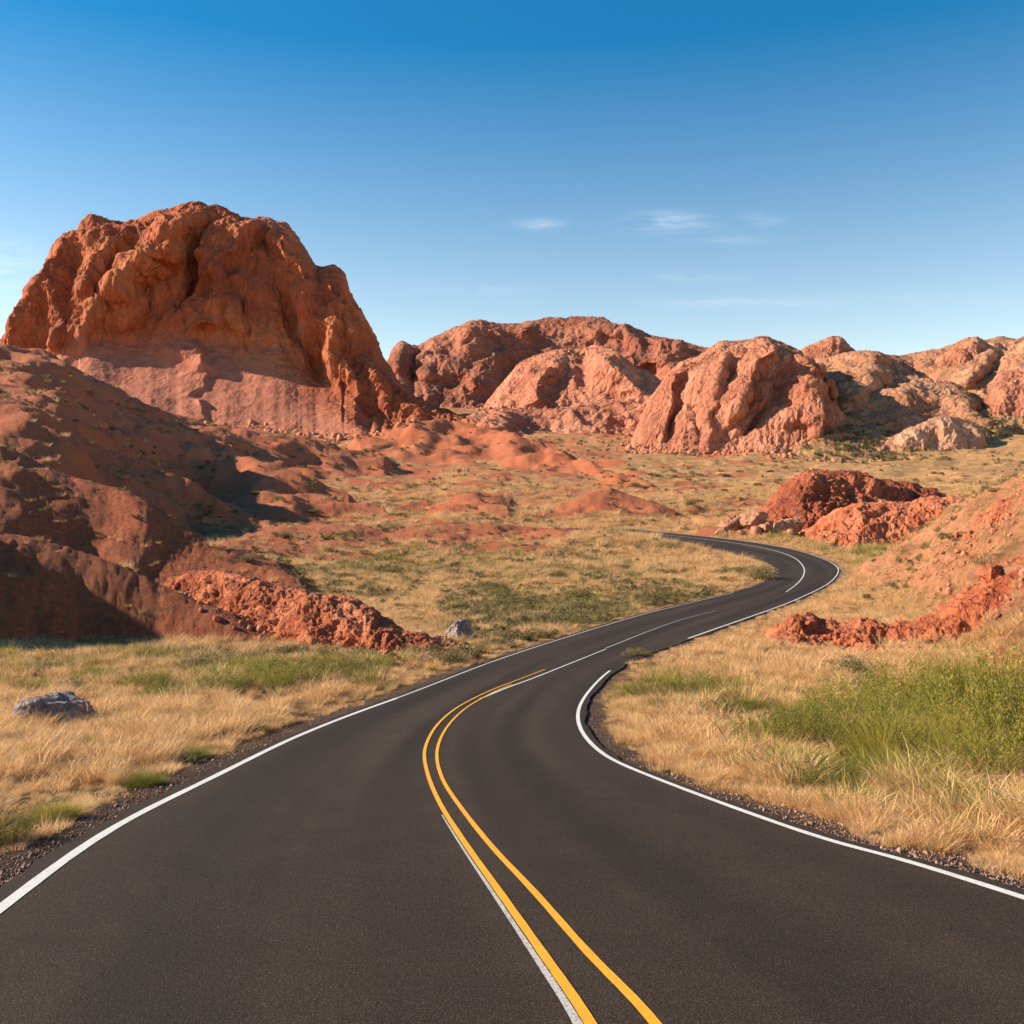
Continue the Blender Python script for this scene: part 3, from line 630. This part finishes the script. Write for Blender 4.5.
o = loft('earth_bank', [(772, 642, 52), (785, 626, 52), (792, 616, 52), (805, 615, 52), (822, 621, 52), (845, 626, 51), (870, 623, 50), (895, 629, 50), (925, 622, 50), (955, 606, 50), (985, 589, 50), (1010, 575, 50), (1040, 562, 50), (1100, 550, 50)], 4.4, 5, DOME, 560, 150,
   [(.25, 4, .45, True), (.9, 5, .25, True), (3.5, 4, .06, True)], MAT_BANK, sink=.5)
tag(o, 'jagged dark orange earth ledge crossing the slope on the right', 'earth bank')
o = loft('earth_bank', [(935, 585, 72), (952, 556, 72), (970, 530, 72), (992, 505, 72), (1010, 496, 72), (1040, 486, 72), (1100, 478, 72)], 5.5, 7, DOME, 360, 150,
   [(.18, 4, .5, True), (.8, 5, .22, True), (3.5, 4, .06, True)], MAT_BANK, sink=.5)
tag(o, 'high orange earth outcrop on the slope at the right edge', 'earth bank')

# ------------------------------------------------------------------ loose boulders: faceted, weathered
def boulder_mesh(seed, sub=5, cuts=16, rough=.10):
    import bmesh
    bm = bmesh.new(); bmesh.ops.create_icosphere(bm, subdivisions=sub, radius=1.0)
    V = np.array([v.co[:] for v in bm.verts]); r = np.random.default_rng(seed)
    V = V * (1 + .28 * fbm3(V + seed * 3.1, .9, 3)[:, None])
    for _ in range(cuts):
        n = r.normal(size=3); n /= np.linalg.norm(n); h = r.uniform(.52, .88); d = V @ n - h
        V = V - np.where(d > 0, d * .93, 0)[:, None] * n
    N = V / np.linalg.norm(V, axis=1)[:, None]
    V = V + N * ((fbm3(V + seed, 2.6, 5, .55, True) - 1)[:, None] * rough)
    me = bpy.data.meshes.new('boulder')
    for v, c_ in zip(bm.verts, V): v.co = c_
    for f in bm.faces: f.smooth = True
    bm.to_mesh(me); bm.free(); return me
BM = [boulder_mesh(s) for s in (3, 11, 27, 42)]
def boulder(px, py, size, mat, label, cat='boulder', group=None, k=0, rot=0, Y=None, sink=.3):
    if Y is None: X, Yw = gpt(px, py)
    else: Yw = Y; X = (px - 512) / F * Y
    z = float(terrain(X, Yw)[0]); me = BM[k].copy()
    o = link('boulder', me, mat, loc=(float(X), float(Yw), z + size[2] * (1 - sink) * .5))
    o.scale = size; o.rotation_euler = (R(6), R(-8), rot); return tag(o, label, cat, group)
boulder(54, 724, (1.0, .8, .62), MAT_GREY, 'grey violet weathered boulder lying in dry grass at the far left', k=0, rot=.4)
boulder(458, 641, (1.1, .8, .95), MAT_GREY, 'small grey white boulder beside the road at the end of the red bank', k=1, rot=1.2)
i = 0
for (px, py, Y, s, lab) in [(795, 514, 184, 3.2, 'largest pale rock under the dark red bank past the bend'), (812, 518, 182, 2.4, 'pale jagged rock at the right end of the rock pile past the bend'),
        (828, 519, 184, 1.5, 'small pale rock at the foot of the dark red bank'), (742, 521, 181, 1.0, 'little pinkish stone nearest the outer edge of the far bend'), (786, 503, 192, 2.4, 'pale rock leaning on the left end of the dark red bank'),
        (722, 517, 184, 1.3, 'little pinkish rock furthest left of the rocks past the bend'), (758, 508, 189, 2.2, 'rounded pinkish rock behind the wide one past the bend'), (803, 508, 190, 2.0, 'pale rock half buried against the dark red bank'),
        (780, 517, 183, 2.0, 'low pale rock in the middle of the rock pile past the bend'), (750, 515, 186, 3.4, 'wide pinkish rock left of the pale pile past the bend'),
        (733, 512, 187, 2.5, 'pinkish rock at the left end of the rocks past the bend'), (765, 520, 181, 1.6, 'small pinkish rock in front of the pile past the bend')]:
    boulder(px, py, (s * 1.2, s * .8, s * .8), MAT_PALE, lab, 'rock', 'rocks piled past the far bend', k=i % 4, rot=i * 1.3, Y=Y); i += 1
boulder(958, 585, (1.5, 1.0, .9), MAT_BANK, 'dark red lump of rock on the orange slope at the right', 'rock', k=2, rot=.5, Y=60)
boulder(992, 596, (1.0, .8, .8), MAT_BANK, 'red rock at the top of the orange ledge near the right edge', 'rock', k=3, rot=1.5, Y=51)
boulder(822, 672, (.45, .35, .16), MAT_GREY, 'small flat grey stone in grass below the orange ledge', 'stone', k=1, rot=.1, Y=40)
boulder(385, 640, (.5, .4, .4), MAT_BANK, 'small red rock at the foot of the left earth bank', 'rock', k=2, rot=.1, Y=42)
boulder(408, 610, (1.0, .7, .6), MAT_BANK, 'dark red rock on the right end of the left earth bank', 'rock', k=0, rot=2.1, Y=46.5)

# ------------------------------------------------------------------ plants
def blades(n, rad_, h0, h1, w, lean, seed, dome=0.0, seg=3, droop=.25):
    """n tapering blades; returns verts, quads, tone"""
    r = np.random.default_rng(seed); a = r.uniform(0, 2 * np.pi, n); q = rad_ * np.sqrt(r.uniform(0, 1, n))
    bx, by = q * np.cos(a), q * np.sin(a); H = r.uniform(h0, h1, n) * (1 - dome * (q / rad_) ** 2)
    la = a + r.normal(0, .9, n); le = lean * (.25 + q / rad_) * r.uniform(.5, 1.5, n) * H
    fa = r.uniform(0, np.pi, n); wx, wy = np.cos(fa) * w / 2, np.sin(fa) * w / 2
    wx = wx * r.uniform(.6, 1.5, n); wy = wy * r.uniform(.6, 1.5, n)
    V = []; 
    for s in range(seg + 1):
        t = s / seg; tw = (1 - t) ** .7 + .08; k = t ** 1.8
        cx = bx + np.cos(la) * le * k; cy = by + np.sin(la) * le * k; cz = H * (t - droop * lean * t ** 3) - .03 * (1 - t)
        V.append(np.stack([cx - wx * tw, cy - wy * tw, cz], 1)); V.append(np.stack([cx + wx * tw, cy + wy * tw, cz], 1))
    V = np.stack(V, 1); b = np.arange(n)[:, None] * (2 * (seg + 1))
    Fq = np.concatenate([np.concatenate([b + 2 * s, b + 2 * s + 1, b + 2 * s + 3, b + 2 * s + 2], 1) for s in range(seg)])
    tone = np.repeat(r.uniform(-.1, .75, n), 2 * (seg + 1)) + np.tile(np.repeat(np.linspace(-.1, .35, seg + 1), 2), n); return V.reshape(-1, 3), Fq, tone
def leafball(n, rad_, hh, size, seed, lobes=7):
    """small leaf quads spread on and in several uneven lobes"""
    r = np.random.default_rng(seed); C = r.normal(0, .42, (lobes, 3)) * [rad_, rad_, hh * .25] + [0, 0, hh * .42]; S = r.uniform(.3, .55, lobes)
    k = r.integers(0, lobes, n); d = r.normal(size=(n, 3)); d /= np.linalg.norm(d, axis=1)[:, None]
    P = C[k] + d * (r.uniform(.3, 1, n) ** .5 * S[k])[:, None] * [rad_, rad_, hh * .9]; P[:, 2] = np.abs(P[:, 2])
    u = r.normal(size=(n, 3)); u /= np.linalg.norm(u, axis=1)[:, None]; v = np.cross(u, r.normal(size=(n, 3))); v /= np.linalg.norm(v, axis=1)[:, None]
    s = size * r.uniform(.6, 1.4, n)[:, None]; V = np.stack([P - u * s, P + v * s * .4, P + u * s, P - v * s * .4], 1)
    return V.reshape(-1, 3), np.arange(n * 4).reshape(n, 4), np.repeat(r.uniform(0, 1, n), 4)
def plant_mesh(name, data, mat):
    V, Q, T = data; me = mesh_from(name, V, Q); fattr(me, 'tone', T); me.materials.append(mat); return me

# masks on the ground where the plants grow, as world blobs (x, y, radius across, radius along, strength)
def blob(px, py, rx, ry, s):
    X, Y = gpt(px, py); X2, _ = gpt(px + rx, py); Y1 = row2y(py - ry); return (float(X), float(Y), float(X2 - X), float(Y1 - Y), s)
GREEN = [blob(280, 672, 95, 10, 1), (blob(200, 690, 60, 8, .6)), blob(675, 690, 55, 14, .8), blob(770, 722, 40, 18, .9), blob(930, 745, 110, 40, .5), blob(850, 775, 70, 14, 1),
         blob(60, 665, 90, 10, .5), blob(890, 565, 30, 10, .8), blob(870, 552, 60, 6, .7), blob(560, 600, 60, 12, .5), blob(400, 560, 120, 10, .3), blob(990, 815, 40, 10, .8), blob(830, 540, 60, 5, .5)]
DULL = [blob(560, 610, 110, 14, 1), blob(680, 598, 60, 6, .8), blob(440, 570, 160, 16, .55), blob(240, 655, 160, 8, .8), blob(480, 650, 60, 8, .5), blob(300, 575, 80, 10, .6), blob(60, 800, 30, 20, .5),
        blob(600, 575, 60, 10, .6), blob(150, 775, 70, 8, .3)]
def bl(x, y, L):
    s = np.zeros(np.shape(x))
    for (cx, cy, rx, ry, st) in L: s = np.maximum(s, st * np.exp(-((x - cx) / rx) ** 2 - ((y - cy) / ry) ** 2))
    return s

def scatter_stuff(name, label, meshes, pts, scales, rots):
    """one object: points carrying instances of a few tuft meshes, through geometry nodes"""
    me = bpy.data.meshes.new(name); me.vertices.add(len(pts)); me.vertices.foreach_set('co', np.ascontiguousarray(pts, np.float32).ravel())
    a = me.attributes.new('sc', 'FLOAT_VECTOR', 'POINT'); a.data.foreach_set('vector', np.ascontiguousarray(scales, np.float32).ravel())
    a = me.attributes.new('rt', 'FLOAT_VECTOR', 'POINT'); a.data.foreach_set('vector', np.ascontiguousarray(rots, np.float32).ravel())
    a = me.attributes.new('pick', 'INT', 'POINT'); a.data.foreach_set('value', rng.integers(0, len(meshes), len(pts)).astype(np.int32))
    o = bpy.data.objects.new(name, me); COL.objects.link(o)
    ng = bpy.data.node_groups.new(name, 'GeometryNodeTree'); ng.interface.new_socket('Geometry', in_out='INPUT', socket_type='NodeSocketGeometry')
    ng.interface.new_socket('Geometry', in_out='OUTPUT', socket_type='NodeSocketGeometry')
    N = ng.nodes; L = ng.links; gi = N.new('NodeGroupInput'); go = N.new('NodeGroupOutput')
    g2i = N.new('GeometryNodeGeometryToInstance')
    for mm in reversed(meshes):
        so_ = bpy.data.objects.new(name + '_source', mm); oi = N.new('GeometryNodeObjectInfo'); oi.inputs['Object'].default_value = so_; L.new(oi.outputs['Geometry'], g2i.inputs[0])
    def at(n, t):
        q = N.new('GeometryNodeInputNamedAttribute'); q.data_type = t; q.inputs[0].default_value = n; return q.outputs[0]
    ip = N.new('GeometryNodeInstanceOnPoints'); L.new(gi.outputs[0], ip.inputs['Points']); L.new(g2i.outputs[0], ip.inputs['Instance'])
    ip.inputs['Pick Instance'].default_value = True; L.new(at('pick', 'INT'), ip.inputs['Instance Index'])
    e2r = N.new('FunctionNodeEulerToRotation'); L.new(at('rt', 'FLOAT_VECTOR'), e2r.inputs[0]); L.new(e2r.outputs[0], ip.inputs['Rotation'])
    L.new(at('sc', 'FLOAT_VECTOR'), ip.inputs['Scale']); L.new(ip.outputs[0], go.inputs[0])
    md = o.modifiers.new('scatter', 'NODES'); md.node_group = ng
    o['kind'] = 'stuff'; o['label'] = label; o['category'] = 'grass'; return o

def sample(n, ymin, ymax, p=1.6, wide=.62):
    u = rng.random(n); y = (ymin ** (1 - p) + u * (ymax ** (1 - p) - ymin ** (1 - p))) ** (1 / (1 - p)); x = rng.uniform(-wide, wide, n) * y + rng.uniform(-2, 2, n)
    return x, y
x, y = sample(190000, 7, 330, 1.3)
z, s_, g_, e_ = terrain(x, y)
pn = fbm2(x, y, .22, 3); pn2 = fbm2(x, y, .6, 3)
gm = bl(x, y, GREEN); dm = bl(x, y, DULL) + .35 * sst(.05, .5, fbm2(x, y, .09, 4)) * sst(25, 60, y)
keep = (e_ > .45 + np.where(x < 0, .45, .3) * (y < 40) + .45 * pn2) & (rng.random(len(x)) < (1 - .97 * sst(.35, .75, s_ + .2 * pn))) & (rng.random(len(x)) < (.12 + .88 * sst(-.35, .1, pn2)) * (.35 + .65 * sst(-.55, -.1, pn)) + sst(30, 60, y))
kind = np.zeros(len(x), int); rr = rng.random(len(x))
kind[rr < dm * .8] = 1; kind[rr < gm * .75] = 2
grow = (.66 + .35 * sst(40, 200, y) * 2.2) * (.38 + 1.25 * sst(-.6, .6, pn * .6 + .9 * fbm2(x, y, 1.4, 2))) * rng.uniform(.6, 1.4, len(x)) * np.where(rng.random(len(x)) < .07, 1.5, 1) * (.45 + .55 * sst(.8, 2.5, e_))
tufts = {0: [plant_mesh('dry_tuft', blades(70, .26, .16, .40, .011, .75, 100 + k), MAT_DRY) for k in range(5)],
         1: [plant_mesh('dull_tuft', blades(70, .30, .14, .36, .012, .6, 200 + k), MAT_DULL) for k in range(3)],
         2: [plant_mesh('green_tuft', blades(80, .28, .20, .46, .012, .5, 300 + k), MAT_GRN) for k in range(3)]}
for kd, nm, lb in ((0, 'dry_grass', 'dry golden straw grass covering the verges and valley floor'), (1, 'olive_grass', 'dull olive brown low growth mixed through the dry grass'), (2, 'green_grass', 'fresh green grass growing in patches near the road')):
    m_ = keep & (kind == kd); n_ = int(m_.sum())
    sc = grow[m_][:, None] * np.stack([np.ones(n_), np.ones(n_), rng.uniform(.75, 1.25, n_)], 1) * (1 + .5 * sst(60, 200, y[m_]))[:, None]
    rt = np.stack([rng.normal(0, .08, n_), rng.normal(0, .08, n_), rng.uniform(0, 6.28, n_)], 1)
    scatter_stuff(nm, lb, tufts[kd], np.stack([x[m_], y[m_], z[m_]], 1), sc, rt)

# single shrubs
def shrub_data(seed, n=26):
    r = np.random.default_rng(seed); VV, QQ, TT = [], [], []; o_ = 0
    for k in range(n):
        q = .6 * math.sqrt(r.random()); a = r.random() * 6.28; h = (1 - .55 * (q / .6) ** 2) * r.uniform(.6, 1.05)
        V, Q, T = blades(int(150 + 90 * r.random()), .11, h * .4, h, .0055, r.uniform(.35, .8), seed * 50 + k, seg=4)
        out = q * .45; V = V + [math.cos(a) * q, math.sin(a) * q, 0]; zz = np.maximum(V[:, 2], 0) ** 1.3; V[:, 0] += math.cos(a) * out * zz; V[:, 1] += math.sin(a) * out * zz
        t0 = r.uniform(0, .75); VV.append(V); QQ.append(Q + o_); TT.append(np.clip(t0 - .15 + .3 * T + .35 * V[:, 2], 0, 1)); o_ += len(V)
    return np.vstack(VV), np.vstack(QQ), np.concatenate(TT)
SH = [plant_mesh('shrub', shrub_data(5 + k), MAT_GRN) for k in range(4)]
SG = [plant_mesh('scrub', leafball(4200, .75, 1.0, .035, 600 + k, 11), MAT_SAGE) for k in range(3)]
def feather(seed, stems=110, per=95):
    """upright curving stems carrying many small narrow leaves"""
    r = np.random.default_rng(seed); n = stems * per; a = r.uniform(0, 6.283, stems); q = .42 * np.sqrt(r.random(stems)); H = (1 - .5 * (q / .42) ** 2) * r.uniform(.55, 1.08, stems)
    k = np.repeat(np.arange(stems), per); t = r.uniform(.08, 1, n) ** .7; la = a + r.normal(0, .5, stems); le = (.18 + .9 * q) * H
    P = np.stack([q[k] * np.cos(a[k]) + np.cos(la[k]) * le[k] * t ** 1.6, q[k] * np.sin(a[k]) + np.sin(la[k]) * le[k] * t ** 1.6, H[k] * t], 1) + r.normal(0, .022, (n, 3))
    u = np.stack([np.cos(la[k]) * .5, np.sin(la[k]) * .5, np.ones(n)], 1) + r.normal(0, .55, (n, 3)); u /= np.linalg.norm(u, axis=1)[:, None]
    v = np.cross(u, r.normal(size=(n, 3))); v /= np.linalg.norm(v, axis=1)[:, None]; s_ = r.uniform(.010, .027, n)[:, None]
    V = np.stack([P, P + u * s_ + v * s_ * .2, P + u * s_ * 2, P + u * s_ - v * s_ * .2], 1); P[:, 2] = np.maximum(P[:, 2], .01)
    tone = np.clip(r.uniform(0, .5, stems)[k] + r.uniform(-.12, .12, n) + .35 * t * H[k], 0, 1)
    return V.reshape(-1, 3), np.arange(n * 4).reshape(n, 4), np.repeat(tone, 4)
SF = [plant_mesh('leafy_shrub', feather(70 + k), MAT_GRN) for k in range(4)]
SD = [plant_mesh('dry_shrub', shrub_data(35 + k, 14), MAT_DRY) for k in range(3)]
TW = [plant_mesh('twigs', blades(60, .25, .35, .85, .014, .9, 700 + k, seg=3), MAT_TWIG) for k in range(2)]
def shrub(kind, px, py, w, h, label, group, Y=None, name='shrub', cat='shrub'):
    if Y is None: X, Yw = gpt(px, py)
    else: X, Yw = (px - 512) / F * Y, Y
    X, Yw = float(X), float(Yw); z = float(terrain(X, Yw)[0]); r_ = random.random()
    e0 = bpy.data.objects.new(name, None); COL.objects.link(e0); e0.location = (X, Yw, z - .03); e0.rotation_euler = (0, 0, r_ * 6.28)
    e0.empty_display_size = .2; tag(e0, label, cat, group)
    f = bpy.data.objects.new('foliage', (SH, SG, SD, SF)[kind][int(r_ * (3.99 if kind in (0, 3) else 2.99))]); COL.objects.link(f); f.parent = e0; f.scale = (w, w, h)
    t = bpy.data.objects.new('stem', TW[int(r_ * 1.99)]); COL.objects.link(t); t.parent = e0; t.scale = (w * .8, w * .8, h * .8)
    return e0
G1 = 'green shrubs on the right verge'
for (px, py, w, h, lab) in [
    (735, 712, 1.0, .55, 'low green shrub just left of the round lone one'), (742, 733, .8, .4, 'small dull green shrub at the left foot of the round lone one'), (790, 725, 1.2, .8, 'green shrub between the round lone one and the big clump'),
    (812, 788, .8, .55, 'low dark green shrub at the lower left tip of the big clump'), (712, 700, 1.0, .5, 'low green shrub at the right end of the bend side ones'), (630, 690, .8, .4, 'small green shrub closest to the edge line in the bend'),
    (802, 748, 1.3, 1.2, 'green shrub filling the gap left of the big right hand clump'), (850, 722, 1.8, 1.5, 'dull green shrub at the back left of the big right hand clump'),
    (905, 715, 2.0, 1.9, 'broad green shrub at the far back of the big right hand clump'), (960, 712, 2.0, 2.2, 'tall yellowish shrub at the far back near the right edge'), (1012, 722, 1.9, 2.5, 'tall yellow green shrub behind the tallest one at the right edge'),
    (1000, 790, 1.2, 1.5, 'green shrub at the front right of the big clump'), (945, 793, 1.0, 1.0, 'green shrub at the front centre of the big clump'),
    (870, 765, 1.6, 1.7, 'wide green shrub in the middle of the big right hand clump'), (925, 772, 1.7, 2.3, 'tall green shrub at the centre of the big right hand clump'),
    (985, 768, 1.7, 2.6, 'tallest yellow green shrub by the right edge of the photo'), (1040, 775, 1.6, 2.2, 'tall green shrub cut by the right edge of the photo'),
    (835, 792, 1.0, .8, 'low dark green shrub at the front left of the big clump'), (890, 785, 1.0, .9, 'low green shrub in front of the big right hand clump'),
    (830, 745, 1.3, 1.1, 'rounded green shrub at the left end of the big right hand clump'), (765, 742, 1.25, .85, 'round green shrub standing alone left of the big clump'),
    (650, 697, 1.3, .7, 'low green shrub nearest the inside of the right bend'), (690, 696, 1.6, .95, 'broad green shrub inside the right bend'), (726, 692, 1.1, .6, 'small green shrub behind the round one on the verge'),
    (650, 730, .6, .35, 'tiny green tuft near the tightest point of the white line'), (990, 822, .8, .4, 'low green tuft in dry grass at the lower right'), (955, 735, 1.7, 1.8, 'green shrub at the back of the big right hand clump'),
    (900, 735, 1.5, 1.4, 'pale green shrub behind the middle of the big clump')]:
    shrub(0 if h < .5 or px % 7 == 1 else 3, px, py, w, h * (1 if h < .5 else .92), lab, G1)
for k in range(90):
    px = random.uniform(600, 1040); py = random.uniform(690, 860) if k < 60 else random.uniform(655, 700)
    if k % 3 == 0: px = random.uniform(-10, 470); py = random.uniform(675, 860)
    X, Yw = gpt(px, py); d_ = float(road_edge_dist(np.array([X]), np.array([Yw]))[0])
    if d_ < 1.0: continue
    shrub(2, px, py, random.uniform(.35, .8), random.uniform(.3, .62), 'pale dry straw tussock standing a little above the grass on the verges', 'dry straw tussocks', name='straw_tussock', cat='tussock')
G2 = 'green shrubs on the left verge'
for (px, py, w, h, lab) in [
    (300, 684, 1.9, .9, 'broad bright green shrub below the left earth bank'), (262, 690, 1.7, .8, 'bright green shrub left of the broad one below the bank'), (340, 676, 1.5, .7, 'green shrub at the right end of the left hand green strip'),
    (225, 694, 1.3, .6, 'low green shrub at the left end of the green strip'), (145, 690, 1.3, .7, 'green shrub between the grey boulder and the green strip'), (95, 680, 1.2, .6, 'dull green shrub above the grey boulder'),
    (160, 700, 1.1, .5, 'dull green shrub in straw between boulder and green strip'), (120, 725, .6, .3, 'small green tuft just right of the grey boulder'), (250, 730, .6, .3, 'small green tuft in straw nearest the middle of the left shoulder'),
    (205, 722, .7, .35, 'small green tuft in straw below the green strip'), (30, 690, 1.0, .5, 'dull green shrub above left of the grey boulder'), (380, 668, 1.0, .5, 'green tuft at the foot of the orange bank near the road'),
    (57, 815, .45, .3, 'small green tuft by the road at the lower left'), (143, 782, .5, .28, 'small green tuft on the edge of the left shoulder'), (190, 755, .6, .3, 'green tuft in straw grass right of the grey boulder'),
    (92, 752, .6, .35, 'green tuft in straw grass below the grey boulder'), (8, 838, .5, .4, 'green tuft at the left edge of the photo by the shoulder')]:
    shrub(0 if h < .35 else 3, px, py, w * 1.1, h * 1.35, lab, G2)
G3 = 'dark scrub bushes of the near valley'
for (px, py, w, h, lab) in [
    (756, 578, 3.0, 1.6, 'dark green bush tucked inside the far bend'), (735, 574, 2.2, 1.0, 'low dark bush just left of the one inside the far bend'),
    (640, 655, .9, .5, 'small dark bush at the inside tip of the right verge'), (445, 662, 1.3, .6, 'dark bush in front of the small grey boulder'), (425, 655, 1.2, .6, 'dark bush at the foot of the red bank by the road'),
    (500, 645, 1.3, .5, 'low olive bush right of the small grey boulder'), (540, 622, 2.0, .8, 'olive bush beside the left line of the road'), (520, 606, 2.6, 1.0, 'wide olive bush in the dark patch of the valley'),
    (575, 610, 2.4, .9, 'dark bush at the right of the dark valley patch'), (490, 590, 2.4, .9, 'olive bush behind the dark valley patch'), (700, 592, 2.2, .9, 'long dark bush along the inner edge of the far bend'), (655, 603, 2.2, .9, 'dark bush near the inner edge of the road before the bend'),
    (200, 668, 1.5, .6, 'dark low bush at the foot of the shaded mound'), (245, 662, 1.4, .6, 'dark bush under the left end of the orange bank'), (70, 690, .9, .5, 'dark little bush beside the grey boulder'),
    (40, 672, 1.3, .5, 'dark bush at the foot of the shaded mound by the left edge'), (650, 668, .7, .4, 'little dark bush at the tip where the white line begins'),
    (848, 676, 1.5, .8, 'dark green bush below the orange ledge on the right'), (868, 700, 1.4, .8, 'dull green bush between the ledge and the big green clump'), (185, 760, .4, .25, 'small brownish bush on the left straw verge')]:
    shrub(1, px, py, w, h, lab, G3, name='scrub_bush', cat='bush')
for (px, py, w, h, lab) in [(880, 560, 2.6, 1.2, 'green bush on the slope right of the far bend'), (895, 572, 2.8, 1.1, 'green bush a little lower on the slope right of the bend'), (868, 548, 3.0, 1.2, 'green bush above the outside of the far bend'), (840, 540, 2.6, 1.0, 'green bush behind the outside of the far bend'), (905, 552, 2.2, 1.0, 'green bush highest on the slope beside the far bend')]:
    shrub(3, px, py, w, h, lab, 'green bushes beside the far bend')
for k in range(110):
    px = random.uniform(180, 1000); py = random.uniform(500, 600) if px < 620 else random.uniform(470, 528)
    if px > 840: py = random.uniform(490, 545)
    X, Yw = gpt(px, py)
    t_ = terrain(X, Yw)
    if float(t_[3]) < 5: continue
    s = random.uniform(.5, 1.3) * (1 + Yw / 260)
    shrub(1, px, py, s, s * .5, 'small dark scrub bush dotted across the distant dry valley floor', 'far valley scrub bushes', name='scrub_bush', cat='bush')

# low scrub on the far slopes and the distant floor, too many to count
SL = [plant_mesh('low_scrub', leafball(260, .75, 1.0, .11, 900 + k, 6), MAT_SAGE) for k in range(4)]
pts, scl = [], []
P_, vg_ = LP[[k for k in LP if k.startswith('scrub_hill')][0]]
ii = rng.integers(0, len(P_), 9000); ii = ii[(vg_[ii] > rng.random(len(ii)) * 1.2) & (P_[ii, 2] > terrain(P_[ii, 0], P_[ii, 1])[0] - .5)]
pts.append(P_[ii]); scl.append(rng.uniform(.6, 2.4, len(ii)))
x, y = sample(16000, 70, 620, 1.01); z, s_, g_, e_ = terrain(x, y)
c_ = fbm2(x, y, .04, 4, .6); k_ = (e_ > 4) & (rng.random(len(x)) < sst(-.1, .5, c_) * .8 + .08) & (np.abs(x / y) < .7)
pts.append(np.stack([x, y, z], 1)[k_]); scl.append(rng.uniform(.25, .8, k_.sum()) * (.7 + y[k_] / 260))
for (pa, pb, ra, rb, cnt) in ((440, 745, 590, 626, 1100), (470, 600, 600, 640, 500), (180, 420, 652, 672, 350), (250, 480, 545, 590, 500), (400, 480, 640, 668, 160)):
    u_ = rng.uniform(pa, pb, cnt); w_ = rng.uniform(ra, rb, cnt); x, y = gpt(u_, w_); z, s_, g_, e_ = terrain(x, y)
    k_ = (e_ > .9) & (fbm2(x, y, .16, 3) + rng.uniform(-.25, .25, cnt) > -.12)
    pts.append(np.stack([x, y, z], 1)[k_]); scl.append(rng.uniform(.22, .75, k_.sum()) * (.5 + y[k_] / 130))
pts = np.vstack(pts); scl = np.concatenate(scl); n_ = len(pts)
o = scatter_stuff('low_scrub', 'low olive brown scrub speckling the distant floor and slopes', SL, pts, np.stack([scl, scl, scl * rng.uniform(.5, .9, n_)], 1), np.stack([np.zeros(n_), np.zeros(n_), rng.uniform(0, 6.28, n_)], 1)); o['category'] = 'scrub'
# loose gravel on the shoulders and stones shed by the banks
GM = [boulder_mesh(80 + k, 2, 8, .05) for k in range(4)]
for g in GM: g.materials.append(MAT_ST)
x, y = sample(130000, 7, 60, 1.9, .6); e_ = road_edge_dist(x, y); k_ = (e_ > .3) & (e_ < np.where(x < 0, 1.5, 1.15)) 
x, y = x[k_], y[k_]; z = terrain(x, y)[0]; n_ = len(x); sc_ = rng.gamma(1.4, .0055, n_) + .005
pts = [np.stack([x, y, z + sc_ * .2], 1)]; scl = [sc_]
for nm, fr_ in ():
    P_, _ = LP[nm]; ii = rng.integers(0, len(P_), fr_); q = P_[ii] + np.stack([rng.normal(0, 1.2, fr_), -np.abs(rng.normal(0, 1.5, fr_)), np.zeros(fr_)], 1)
    q[:, 2] = terrain(q[:, 0], q[:, 1])[0] + .02; pts.append(q); scl.append(rng.gamma(2.0, .035, fr_) + .02)
pts = np.vstack(pts); scl = np.concatenate(scl); n_ = len(pts)
o = scatter_stuff('gravel', 'loose reddish gravel and stones on the shoulders and below the banks', GM, pts, np.stack([scl, scl * .8, scl * .6], 1), rng.uniform(-.5, 6, (n_, 3))); o['category'] = 'gravel'

pts, scl = [], []
def foot_pts(nm, cnt, size, spread):
    P_, _ = LP[nm]; zt = terrain(P_[:, 0], P_[:, 1])[0]; j = np.where(np.abs(P_[:, 2] - zt) < 4 + size * 2)[0]
    if len(j) == 0: return
    j = rng.choice(j, cnt); q = P_[j].copy(); q[:, 0] += rng.normal(0, spread, cnt); q[:, 1] -= np.abs(rng.normal(0, spread * 1.4, cnt)); q[:, 2] = terrain(q[:, 0], q[:, 1])[0]
    q = q[road_edge_dist(q[:, 0], q[:, 1]) > 1.0]; pts.append(q); scl.append(rng.gamma(1.6, size * .5, len(q)) + size * .15)
foot_pts('rock_butte', 900, 1.3, 9); foot_pts('rock_butte.001', 700, .9, 6); foot_pts('rock_dome', 300, 1.6, 10); foot_pts('earth_bank', 500, .4, 2.0); foot_pts('earth_bank.002', 1600, .11, .9); foot_pts('earth_bank.003', 1300, .11, .8); foot_pts('earth_bank.004', 500, .14, 1.2)
GM2 = [g.copy() for g in GM]
for g in GM2: g.materials.clear(); g.materials.append(MAT_SCR)
pts = np.vstack(pts); scl = np.concatenate(scl); n_ = len(pts)
o = scatter_stuff('scree', 'red broken stone scattered along the feet of the buttes', GM2, pts, np.stack([scl, scl * .8, scl * .65], 1), rng.uniform(-.5, 6, (n_, 3))); o['category'] = 'scree'
